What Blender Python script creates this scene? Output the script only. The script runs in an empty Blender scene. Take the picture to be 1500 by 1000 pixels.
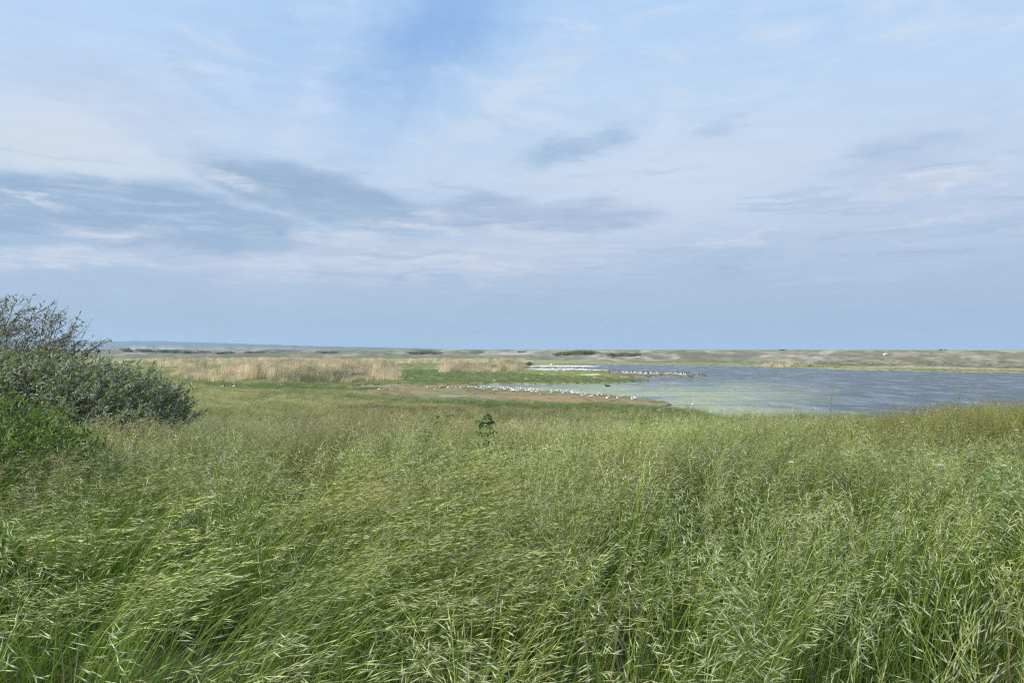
import bpy, math, random
import numpy as np
from math import radians, pi, sin, cos, atan, atan2
from mathutils import Vector

S = bpy.context.scene
COL = S.collection
R = np.random.default_rng(7)

# ------------------------------------------------------------------ camera
F = 1083.0            # focal length in pixels of the 1500 px wide photograph
ZE = 4.35             # eye height above the water
cam_d = bpy.data.cameras.new('camera')
cam_d.sensor_width = 36.0
cam_d.lens = F / 1500.0 * 36.0
cam_d.clip_start = 0.05
cam_d.clip_end = 30000.0
cam = bpy.data.objects.new('camera', cam_d)
COL.objects.link(cam)
cam.location = (0, 0, ZE)
cam.rotation_euler = (radians(90) + atan(11.0 / F), 0, 0)
S.camera = cam

# ------------------------------------------------------------------ exposure
S.view_settings.view_transform = 'Standard'
S.view_settings.look = 'None'
S.view_settings.exposure = 0.0
S.view_settings.gamma = 1.0
S.cycles.max_bounces = 6
S.cycles.diffuse_bounces = 3
S.cycles.transmission_bounces = 3
S.cycles.glossy_bounces = 2
S.cycles.volume_bounces = 1
S.cycles.transparent_max_bounces = 8
S.cycles.use_denoising = False
S.cycles.use_adaptive_sampling = False
S.cycles.filter_width = 1.2
S.cycles.sample_clamp_indirect = 4.0

# ------------------------------------------------------------------ node helper
class NB:
    def __init__(s, tree):
        s.t = tree
        s.N = tree.nodes
        s.L = tree.links
    def new(s, typ, **kw):
        n = s.N.new(typ)
        for k, v in kw.items():
            setattr(n, k, v)
        return n
    def put(s, sock, v):
        if isinstance(v, bpy.types.NodeSocket):
            s.L.new(v, sock)
        elif v is not None:
            if sock.type == 'RGBA' and len(v) == 3:
                v = (*v, 1.0)
            sock.default_value = v
    def m(s, op, a, b=None, c=None, clamp=False):
        n = s.new('ShaderNodeMath', operation=op, use_clamp=clamp)
        for i, v in enumerate((a, b, c)):
            if v is not None:
                s.put(n.inputs[i], v)
        return n.outputs[0]
    def vm(s, op, a, b=None, out=0):
        n = s.new('ShaderNodeVectorMath', operation=op)
        s.put(n.inputs[0], a)
        if b is not None:
            if op == 'SCALE':
                s.put(n.inputs['Scale'], b)
            else:
                s.put(n.inputs[1], b)
        return n.outputs[out]
    def mix(s, f, a, b, mode='MIX'):
        n = s.new('ShaderNodeMix', data_type='RGBA', blend_type=mode)
        s.put(n.inputs[0], f)
        s.put(n.inputs[6], a)
        s.put(n.inputs[7], b)
        return n.outputs[2]
    def rng(s, v, a, b, c=0.0, d=1.0, smooth=True):
        n = s.new('ShaderNodeMapRange', interpolation_type='SMOOTHSTEP' if smooth else 'LINEAR')
        for i, q in enumerate((v, a, b, c, d)):
            s.put(n.inputs[i], q)
        return n.outputs[0]
    def noise(s, vec, scale, detail=4.0, rough=0.55, lac=2.0, dist=0.0):
        n = s.new('ShaderNodeTexNoise')
        s.put(n.inputs['Vector'], vec)
        n.inputs['Scale'].default_value = scale
        n.inputs['Detail'].default_value = detail
        n.inputs['Roughness'].default_value = rough
        n.inputs['Lacunarity'].default_value = lac
        n.inputs['Distortion'].default_value = dist
        return n
    def mapv(s, vec, loc=(0, 0, 0), rot=(0, 0, 0), scl=(1, 1, 1), typ='POINT'):
        n = s.new('ShaderNodeMapping', vector_type=typ)
        s.put(n.inputs[0], vec)
        n.inputs['Location'].default_value = loc
        n.inputs['Rotation'].default_value = rot
        n.inputs['Scale'].default_value = scl
        return n.outputs[0]
    def ramp(s, v, stops, interp='LINEAR'):
        n = s.new('ShaderNodeValToRGB')
        n.color_ramp.interpolation = interp
        e = n.color_ramp.elements
        while len(e) < len(stops):
            e.new(0.5)
        for k, (p, c) in enumerate(stops):
            e[k].position = p
            e[k].color = (*c, 1.0)
        s.put(n.inputs[0], v)
        return n.outputs[0]

def lin(r, g, b):
    def f(v):
        v /= 255.0
        return v / 12.92 if v <= 0.04045 else ((v + 0.055) / 1.055) ** 2.4
    return (f(r), f(g), f(b))

# ------------------------------------------------------------------ sun and sky
SUN_AZ, SUN_EL = radians(-106), radians(34)
sd = bpy.data.lights.new('sun', 'SUN')
sd.energy = 4.4
sd.angle = radians(5.0)
sd.color = (1.0, 0.93, 0.80)
sun = bpy.data.objects.new('sun', sd)
COL.objects.link(sun)
sv = Vector((sin(SUN_AZ) * cos(SUN_EL), cos(SUN_AZ) * cos(SUN_EL), sin(SUN_EL)))
sun.rotation_euler = sv.to_track_quat('Z', 'Y').to_euler()
sun.location = (-40, 10, 60)

W = bpy.data.worlds.new('World')
S.world = W
W.use_nodes = True
W.node_tree.nodes.clear()
b = NB(W.node_tree)
SKY_STR = 0.1
def skc(r, g, bl, k=1.0):
    c = lin(r, g, bl)
    return tuple(v * k / SKY_STR for v in c)
tc = b.new('ShaderNodeTexCoord').outputs['Generated']
sep = b.new('ShaderNodeSeparateXYZ')
b.put(sep.inputs[0], tc)
dx, dy, dz = sep.outputs
AZ = b.m('MULTIPLY', b.m('ARCTAN2', dx, dy), F)
EL = b.m('MULTIPLY', b.m('ARCSINE', dz), F)
nis = b.new('ShaderNodeTexSky', sky_type='NISHITA')
nis.sun_disc = False
nis.sun_elevation = SUN_EL
nis.sun_rotation = SUN_AZ
nis.air_density = 1.0
nis.dust_density = 0.6
nis.ozone_density = 1.5
# wind-drawn warp of the cloud field
st = b.mapv(tc, scl=(1.0, 1.0, 2.6))
w1 = b.noise(st, 3.2, 3.0, 0.5).outputs['Color']
w2 = b.noise(st, 11.0, 5.0, 0.6).outputs['Color']
wv = b.vm('ADD', b.vm('MULTIPLY', b.vm('SUBTRACT', w1, (0.5, 0.5, 0.5)), (260, 110, 0)),
          b.vm('MULTIPLY', b.vm('SUBTRACT', w2, (0.5, 0.5, 0.5)), (120, 46, 0)))
cmb = b.new('ShaderNodeCombineXYZ')
b.put(cmb.inputs[0], AZ); b.put(cmb.inputs[1], EL)
V = b.vm('ADD', cmb.outputs[0], wv)
w3 = b.noise(b.mapv(tc, scl=(1.0, 1.0, 3.4)), 26.0, 5.0, 0.62).outputs['Color']
V2 = b.vm('ADD', V, b.vm('MULTIPLY', b.vm('SUBTRACT', w3, (0.5, 0.5, 0.5)), (90, 30, 0)))
sp2 = b.new('ShaderNodeSeparateXYZ'); b.put(sp2.inputs[0], V)
def angp(px, py):
    a = atan((px - 750) / F)
    e = atan((511 - py) / F * cos(a))
    return a * F, e * F, cos(a)
def blob(px, py, rx, ry, rot=0.0, lo=0.25, vec=None):
    a, e, ca = angp(px, py)
    v = b.mapv(vec if vec is not None else V, (a, e, 0), (0, 0, radians(rot)), (rx * ca * ca, ry * ca, 1.0), 'TEXTURE')
    return b.rng(b.vm('LENGTH', b.vm('MULTIPLY', v, (1, 1, 0)), out=1), 1.0, lo)
def mx(*a):
    o = a[0]
    for q in a[1:]:
        o = b.m('MAXIMUM', o, q)
    return o
E0 = b.m('DIVIDE', EL, 700.0)
sky = b.ramp(b.m('DIVIDE', b.m('ADD', b.m('MULTIPLY', EL, 0.7), b.m('MULTIPLY', sp2.outputs[1], 0.3)), 700.0), [
    (0.0, skc(167, 194, 220, .1)), (0.05, skc(168, 191, 217, .1)), (0.12, skc(174, 195, 221, .1)), (0.22, skc(187, 205, 229, .1)),
    (0.36, skc(194, 214, 238, .1)), (0.50, skc(190, 215, 243, .1)), (0.72, skc(179, 210, 245, .1)), (1.0, skc(168, 198, 236, .1))])
sky = b.vm('SCALE', sky, 10.0)
# gap of open blue, upper middle
Vs = b.vm('ADD', cmb.outputs[0], b.vm('ADD', b.vm('SCALE', wv, 0.5), b.vm('MULTIPLY', b.vm('SUBTRACT', b.noise(tc, 9.0, 6.0, 0.65, dist=0.5).outputs['Color'], (0.5, 0.5, 0.5)), (170, 120, 0))))
gap = blob(640, 40, 290, 135, 47, 0.0, Vs)
gap2 = blob(420, 60, 260, 130, 10, 0.0, Vs)
gapm = b.m('MAXIMUM', gap, b.m('MULTIPLY', gap2, 0.3))
blue = b.mix(0.10, skc(131, 176, 233), b.vm('SCALE', nis.outputs[0], 1.0))
sky = b.mix(b.m('MULTIPLY', gapm, 0.74), sky, blue)
# pale veil either side of it
veil = mx(blob(120, 205, 330, 75, -6, 0.0), b.m('MULTIPLY', blob(1000, 270, 430, 130, 8, 0.0), 0.95), b.m('MULTIPLY', blob(750, 150, 170, 30, 38, 0.0, V2), 0.95))
sky = b.mix(b.m('MULTIPLY', veil, 0.78), sky, skc(207, 220, 238))
cream = blob(60, 225, 300, 45, -4, 0.0)
sky = b.mix(b.m('MULTIPLY', cream, 0.6), sky, skc(212, 222, 230))
# grey-blue banks
g = mx(blob(120, 312, 420, 66, -3, 0.62), b.m('MULTIPLY', blob(480, 290, 270, 58, -9, 0.5), 1.0))
g = b.m('MAXIMUM', g, b.m('MULTIPLY', blob(770, 318, 225, 40, 0, 0.55), 0.85))
gtex = b.noise(b.mapv(tc, scl=(1.0, 1.0, 4.5)), 8.0, 6.0, 0.6, dist=0.4).outputs['Fac']
sky = b.mix(b.m('MULTIPLY', g, b.rng(gtex, 0.30, 0.58, 0.66, 1.0)), sky, b.mix(b.rng(AZ, -200, 60), skc(154, 181, 211), skc(166, 185, 215)))
mau = mx(blob(560, 395, 620, 48, 0, 0.0, V2), b.m('MULTIPLY', blob(1380, 240, 260, 90, 6, 0.0, V2), 0.8), b.m('MULTIPLY', blob(160, 150, 260, 60, -16, 0.0, V2), 0.7))
sky = b.mix(b.m('MULTIPLY', mau, 0.55), sky, skc(186, 199, 224))
gd = mx(blob(835, 222, 100, 26, 14, 0.1, V2), b.m('MULTIPLY', blob(1040, 190, 70, 20, 0, 0.0, V2), 0.55), b.m('MULTIPLY', blob(740, 195, 80, 18, -12, 0.0, V2), 0.6),
        b.m('MULTIPLY', blob(1330, 225, 200, 30, 8, 0.0, V2), 0.6), b.m('MULTIPLY', blob(1430, 330, 210, 28, 10, 0.0, V2), 0.75), b.m('MULTIPLY', blob(250, 110, 190, 26, -22, 0.0, V2), 0.4),
        b.m('MULTIPLY', blob(1020, 395, 230, 20, 6, 0.0, V2), 0.5), b.m('MULTIPLY', blob(60, 372, 130, 18, 0, 0.0, V2), 0.7))
sky = b.mix(b.m('MULTIPLY', gd, b.rng(gtex, 0.3, 0.6, 0.4, 0.95)), sky, skc(163, 190, 220))
# lit streaks
cir = b.noise(b.mapv(tc, rot=(0, radians(6), 0), scl=(1.0, 1.0, 6.5)), 13.0, 6.0, 0.62, dist=0.6).outputs['Fac']
cirm = b.rng(cir, 0.40, 0.66)
br = mx(blob(490, 358, 130, 20, -5, 0.0, V2), blob(610, 338, 170, 15, -4, 0.0, V2), blob(165, 342, 100, 26, 0, 0.0, V2), blob(40, 282, 75, 12, -14, 0.0, V2),
        blob(345, 268, 110, 14, -9, 0.0, V2), blob(655, 312, 60, 15, 6, 0.0, V2), blob(800, 350, 120, 14, 0, 0.0, V2), b.m('MULTIPLY', blob(600, 392, 460, 36, 0, 0.0, V2), 0.75),
        blob(1400, 262, 210, 13, 9, 0.0, V2), blob(1340, 315, 170, 10, 9, 0.0, V2), blob(1050, 368, 90, 9, 4, 0.0, V2), blob(1125, 355, 26, 8, 6, 0.0, V2), blob(120, 395, 260, 22, 0, 0.0, V2))
brm = b.m('MULTIPLY', br, b.m('ADD', b.m('MULTIPLY', cirm, 0.6), 0.4))
sky = b.mix(b.m('MULTIPLY', brm, 0.9), sky, skc(216, 222, 234))
# level wisps along the banks
wn = b.noise(b.vm('ADD', b.mapv(tc, rot=(0, radians(3), 0), scl=(1.0, 1.0, 9.0)), b.vm('SCALE', w2, 0.12)), 7.0, 7.0, 0.62, dist=0.5).outputs['Fac']
wm = b.m('MULTIPLY', b.rng(wn, 0.50, 0.66), b.m('MULTIPLY', b.rng(EL, 60, 130), b.rng(EL, 340, 220)))
sky = b.mix(b.m('MULTIPLY', wm, 0.32), sky, skc(211, 219, 234))
wd = b.m('MULTIPLY', b.rng(wn, 0.46, 0.34), b.m('MULTIPLY', b.rng(EL, 40, 110), b.rng(EL, 300, 200)))
sky = b.mix(b.m('MULTIPLY', wd, 0.42), sky, skc(160, 186, 215))
# fine cirrus grain everywhere
cd = b.m('ADD', 0.93, b.m('MULTIPLY', cir, 0.14))
c2 = b.noise(b.mapv(tc, rot=(radians(0), radians(-35), 0), scl=(1.6, 1.0, 4.2)), 5.0, 6.0, 0.6, dist=0.8).outputs['Fac']
c2m = b.m('MULTIPLY', b.rng(c2, 0.45, 0.72), b.rng(EL, 150, 330))
sky = b.mix(b.m('MULTIPLY', c2m, b.m('MULTIPLY', b.m('SUBTRACT', 1.0, gapm), 0.6)), sky, skc(210, 224, 243))
sky = b.vm('SCALE', sky, cd)
bg = b.new('ShaderNodeBackground')
b.put(bg.inputs[0], sky)
bg.inputs[1].default_value = SKY_STR
wo = b.new('ShaderNodeOutputWorld')
b.L.new(bg.outputs[0], wo.inputs[0])

# ------------------------------------------------------------------ tags and mesh helpers
def tag(o, label=None, cat=None, group=None, kind=None):
    if label: o['label'] = label
    if cat: o['category'] = cat
    if group: o['group'] = group
    if kind: o['kind'] = kind
    return o

def empty(name, loc, label=None, cat=None, group=None, rz=0.0):
    o = bpy.data.objects.new(name, None)
    o.empty_display_size = 0.2
    COL.objects.link(o)
    o.location = loc
    o.rotation_euler = (0, 0, rz)
    return tag(o, label, cat, group)

def copy_tree(o, parent=None):
    c = o.copy()
    COL.objects.link(c)
    if parent is not None:
        c.parent = parent
    for ch in list(o.children):
        copy_tree(ch, c)
    return c

def raw_mesh(name, verts, faces, mats, fm=None, smooth=False):
    """verts (N,3), faces list of index tuples or (M,k) array"""
    me = bpy.data.meshes.new(name)
    verts = np.asarray(verts, np.float32)
    if isinstance(faces, np.ndarray):
        k = faces.shape[1]
        tot = np.full(len(faces), k, np.int32)
        flat = faces.astype(np.int32).ravel()
    else:
        tot = np.fromiter((len(f) for f in faces), np.int32, len(faces))
        flat = np.fromiter((i for f in faces for i in f), np.int32, int(tot.sum()))
    me.vertices.add(len(verts))
    me.vertices.foreach_set('co', verts.ravel())
    me.loops.add(len(flat))
    me.loops.foreach_set('vertex_index', flat)
    me.polygons.add(len(tot))
    st_ = np.zeros(len(tot), np.int32)
    st_[1:] = np.cumsum(tot)[:-1]
    me.polygons.foreach_set('loop_start', st_)
    me.polygons.foreach_set('loop_total', tot)
    for mm in (mats if isinstance(mats, (list, tuple)) else [mats]):
        me.materials.append(mm)
    if fm is not None:
        me.polygons.foreach_set('material_index', np.asarray(fm, np.int32))
    if smooth:
        me.polygons.foreach_set('use_smooth', np.ones(len(tot), bool))
    me.update(calc_edges=True)
    return me

def link(name, me, parent=None, loc=(0, 0, 0)):
    o = bpy.data.objects.new(name, me)
    COL.objects.link(o)
    o.location = loc
    if parent is not None:
        o.parent = parent
    return o

class MB:
    """collects ribbons, tubes, lenses and leaves into one mesh"""
    def __init__(s):
        s.v = []; s.f = []; s.m = []; s.n = 0
    def add(s, v, f, mat=0):
        k = s.n
        s.v.extend(v)
        for q in f:
            s.f.append(tuple(i + k for i in q))
            s.m.append(mat)
        s.n += len(v)
    def ribbon(s, pts, wid, side, mat=0):
        v = []
        for p, w in zip(pts, wid):
            v.append(p - side * (w * .5)); v.append(p + side * (w * .5))
        s.add(v, [(2 * i, 2 * i + 1, 2 * i + 3, 2 * i + 2) for i in range(len(pts) - 1)], mat)
    def tube(s, pts, rad, k=4, mat=0):
        v = []; f = []
        for i, p in enumerate(pts):
            d = pts[min(i + 1, len(pts) - 1)] - pts[max(i - 1, 0)]
            d = d / (np.linalg.norm(d) + 1e-9)
            a = np.cross(d, (0.31, 0.87, 0.4) if abs(d[1]) < .8 else (1, 0, 0)); a /= np.linalg.norm(a) + 1e-9
            c = np.cross(d, a)
            for j in range(k):
                t = 2 * pi * j / k
                v.append(p + (a * cos(t) + c * sin(t)) * rad[i])
        for i in range(len(pts) - 1):
            for j in range(k):
                f.append((i * k + j, i * k + (j + 1) % k, (i + 1) * k + (j + 1) % k, (i + 1) * k + j))
        f.append(tuple(range(k))[::-1]); f.append(tuple((len(pts) - 1) * k + j for j in range(k)))
        s.add(v, f, mat)
    def lens(s, p, d, L, w, mat=0):
        d = d / (np.linalg.norm(d) + 1e-9)
        a = np.cross(d, (0.2, 0.3, 0.9)); a /= np.linalg.norm(a) + 1e-9
        c = np.cross(d, a)
        q = p + d * (L * .55)
        v = [p, q + a * w * .5, q + c * w * .32, q - a * w * .5, q - c * w * .32, p + d * L]
        f = [(0, 2, 1), (0, 3, 2), (0, 4, 3), (0, 1, 4), (5, 1, 2), (5, 2, 3), (5, 3, 4), (5, 4, 1)]
        s.add(v, f, mat)
        return p + d * L, a, c
    def leaf(s, p, d, up, L, w, mat=0, fold=.25, droop=.15):
        d = d / (np.linalg.norm(d) + 1e-9)
        sd_ = np.cross(d, up); sd_ /= np.linalg.norm(sd_) + 1e-9
        n = np.cross(sd_, d)
        m1 = p + d * L * .38; m2 = p + d * L * .72 - n * L * droop * .4
        e = p + d * L - n * L * droop
        v = [p, m1, m2, e, m1 + sd_ * w * .5 + n * w * fold, m2 + sd_ * w * .38 + n * w * fold * .7,
             m1 - sd_ * w * .5 + n * w * fold, m2 - sd_ * w * .38 + n * w * fold * .7]
        s.add(v, [(0, 1, 4), (1, 2, 5, 4), (2, 3, 5), (0, 6, 1), (1, 6, 7, 2), (2, 7, 3)], mat)
    def mesh(s, name, mats, smooth=False):
        return raw_mesh(name, np.array(s.v), s.f, mats, s.m, smooth)

# ------------------------------------------------------------------ numpy noise and polygons
def _hash(ix, iy, seed):
    h = (ix.astype(np.int64) * 374761393 + iy.astype(np.int64) * 668265263 + seed * 1442695041) & 0xffffffff
    h = ((h ^ (h >> 13)) * 1274126177) & 0xffffffff
    return ((h ^ (h >> 16)) & 0xffff) / 65535.0
def vnoise(x, y, seed=0):
    ix = np.floor(x); iy = np.floor(y)
    fx = x - ix; fy = y - iy
    fx = fx * fx * (3 - 2 * fx); fy = fy * fy * (3 - 2 * fy)
    a = _hash(ix, iy, seed); c = _hash(ix + 1, iy, seed); d = _hash(ix, iy + 1, seed); e = _hash(ix + 1, iy + 1, seed)
    return (a * (1 - fx) + c * fx) * (1 - fy) + (d * (1 - fx) + e * fx) * fy
def fbm(x, y, seed=0, o=4):
    t = 0; am = 1; n = 0
    for k in range(o):
        t = t + am * vnoise(x * 2 ** k + 17.3 * k, y * 2 ** k - 9.1 * k, seed + k)
        n += am; am *= .5
    return t / n
def ss(a, c, v):
    t = np.clip((v - a) / (c - a), 0, 1)
    return t * t * (3 - 2 * t)
def sdf(P, Q, poly, ky=6.0):
    pts = np.array(poly, float); pts[:, 1] *= ky
    x = P; y = Q * ky
    d = np.full(x.shape, 1e18); ins = np.zeros(x.shape, bool)
    n = len(pts)
    for i in range(n):
        a = pts[i]; c = pts[(i + 1) % n]
        e = c - a
        t = np.clip(((x - a[0]) * e[0] + (y - a[1]) * e[1]) / (e @ e + 1e-12), 0, 1)
        d = np.minimum(d, (x - a[0] - t * e[0]) ** 2 + (y - a[1] - t * e[1]) ** 2)
        cr = ((a[1] > y) != (c[1] > y)) & (x < (c[0] - a[0]) * (y - a[1]) / (c[1] - a[1] + 1e-12) + a[0])
        ins ^= cr
    d = np.sqrt(d)
    return np.where(ins, -d, d)
def pm(P, Q, poly, w=4.0):
    return ss(w, -w, sdf(P, Q, poly))

# ------------------------------------------------------------------ plan of the marsh (laid out from the survey of the photograph on the flat z = 0.1)
GZ = ZE - 0.1
def gnd(px, py):
    y = GZ * F / (py - 511.0)
    return (px - 750.0) / F * y, y
def surv(x, y):
    yy = np.maximum(y, 3.0)
    return 750 + F * x / yy, 511 + F * GZ / yy

POND = [(748, 536), (775, 534.2), (860, 533.5), (950, 534), (1100, 536), (1200, 539), (1300, 542), (1500, 546), (1800, 553), (2400, 566), (2400, 640), (1500, 640),
        (1290, 618), (1150, 614), (1060, 611.5), (1000, 603), (960, 599), (935, 595.8), (965, 594.6), (992, 592), (950, 584), (880, 578), (820, 573), (760, 569.5),
        (712, 567), (690, 563.6), (714, 561.4), (800, 561.8), (890, 560.6), (952, 557.8), (930, 555.2), (900, 553.4), (905, 551.6), (960, 551.6), (1010, 550.6), (1042, 549.0),
        (1010, 547.6), (940, 545.4), (895, 544.4), (880, 543.4), (893, 541.6), (860, 540.0), (800, 539.0), (765, 538.4), (765, 537.6), (850, 537.4), (878, 536.0), (850, 534.8), (790, 534.6)]
POOLS = [[(474, 568.6), (500, 566), (545, 563.4), (592, 562.6), (588, 565), (540, 566.6), (500, 569)],
         [(768, 592.2), (797, 593.2), (790, 595.4), (764, 594.2)],
         [(780, 548), (818, 547.6), (822, 549.4), (790, 550)]]
MUD = [(528, 572), (560, 567), (600, 564), (690, 563), (715, 566.5), (760, 569), (820, 572.5), (880, 577.5), (950, 583.5), (994, 592), (940, 594.5), (867, 593.5), (740, 590), (600, 584), (540, 580)]
ORANGE = [(735, 580.5), (800, 578.5), (870, 581), (905, 587), (860, 590.5), (740, 586)]
PALE = [(640, 579), (700, 578), (732, 579.5), (720, 581.2), (650, 581.5)]
GREEN = [(575, 546), (620, 540), (645, 541), (650, 546), (765, 546), (800, 551), (890, 553), (945, 558), (890, 560.6), (700, 561), (600, 561), (585, 556)]
GREENL = [(285, 560), (380, 563), (480, 564), (478, 568), (560, 569), (530, 573), (400, 571), (300, 567)]
SEDGE = [(470, 574), (540, 581), (600, 584.5), (740, 590.5), (867, 594), (940, 596), (1000, 602.5), (1085, 612), (1000, 610), (870, 605), (740, 600), (600, 593), (480, 583), (420, 576)]
SHELL = [[(770, 536.6), (790, 534.9), (850, 535.0), (872, 536.0), (850, 537.0)], [(762, 540), (800, 539.3), (860, 540.2), (890, 541.6), (878, 542.8), (820, 542.6), (762, 541.6)],
         [(840, 548.4), (885, 547.4), (892, 548.8), (860, 550)], [(890, 544.8), (940, 545.6), (1010, 547.8), (1035, 549.0), (990, 548.6), (930, 547.4), (900, 546.2)]]
TOEX = [-900, -200, 200, 560, 700, 800, 950, 1100, 1300, 1500, 1800, 2600]
TOEQ = [523, 524, 524.5, 524.5, 525, 527, 530.5, 531.5, 536, 540, 546, 556]
REED1 = [(228, 537), (300, 533), (420, 534), (520, 535), (565, 536.5), (585, 542), (584, 557), (500, 561.5), (380, 561.5), (290, 559), (255, 552), (270, 545)]
REED5 = [(150, 529), (300, 527.4), (420, 527), (560, 528), (575, 529.5), (560, 532.5), (520, 534), (420, 533), (300, 532.5), (200, 536)]
REED2 = [(640, 537), (700, 537), (762, 537), (766, 545), (700, 545.6), (648, 545.6), (640, 541)]
REED3 = [(540, 529), (640, 527.4), (780, 528), (783, 531), (700, 532.2), (580, 532)]
REED4 = [(1118, 535.4), (1140, 534.6), (1180, 535.6), (1190, 537.4), (1150, 537.2), (1120, 536.4)]

def warp(P, Q):
    k = np.clip((Q - 511) / 60.0, .1, 1.2)
    P2 = P + (fbm(P / 22, Q / 3.2, 11) - .5) * 34 + (fbm(P / 5, Q / .9, 12) - .5) * 10
    Q2 = Q + ((fbm(P / 26, Q / 3.0, 13) - .5) * 2.6 + (fbm(P / 6, Q / 1.0, 14) - .5) * 1.6) * k
    return P2, Q2

def pond_mask(x, y):
    P, Q = surv(x, y)
    P, Q = warp(P, Q)
    m = pm(P, Q, POND, 2.2)
    for p in POOLS:
        m = np.maximum(m, pm(P, Q, p, 2.2))
    return m * (y > 38)

def toe(P):
    return np.interp(P, TOEX, TOEQ)

def H(x, y, mask=None):
    x = np.asarray(x, float); y = np.asarray(y, float)
    d = np.hypot(x, y)
    P, Q = surv(x, y)
    r = x / np.maximum(y, 1.0)
    plat = 2.75 + (fbm(x * .6, y * .6, 3) - .5) * .14
    ridge = .36 * ss(.40, .64, r) * ss(7, 12, y) * ss(24, 15, y)
    flat = .12 + (fbm(x * .15, y * .1, 5) - .5) * .06
    z = plat + ridge + (flat - plat) * ss(4, 36, y)
    # shingle bank beyond the marsh
    ty = GZ * F / (toe(P) - 511.0)
    cw = .22 * ty
    t = (y - ty) / cw
    hum = (fbm(x * .045, y * .03, 21) - .5)
    bank = ss(0, 1, t)
    z = z + bank * 3.86 + hum * 2.2 * ss(0, .35, t) * ss(1.05, .7, t) * np.where(P < 900, 1.0, .6)
    z = z + (fbm(x * .12, y * .05, 23) - .5) * .22 * ss(.8, 1.0, t) * ss(3, 1.5, t)
    z = z - ss(2.2, 6, t) * 7.0
    if mask is None:
        mask = pond_mask(x, y)
    z = z * (1 - mask) + (-.45) * mask
    return z

def mixc(c, col, m):
    return c + (np.array(col) - c) * m[..., None]

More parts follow.
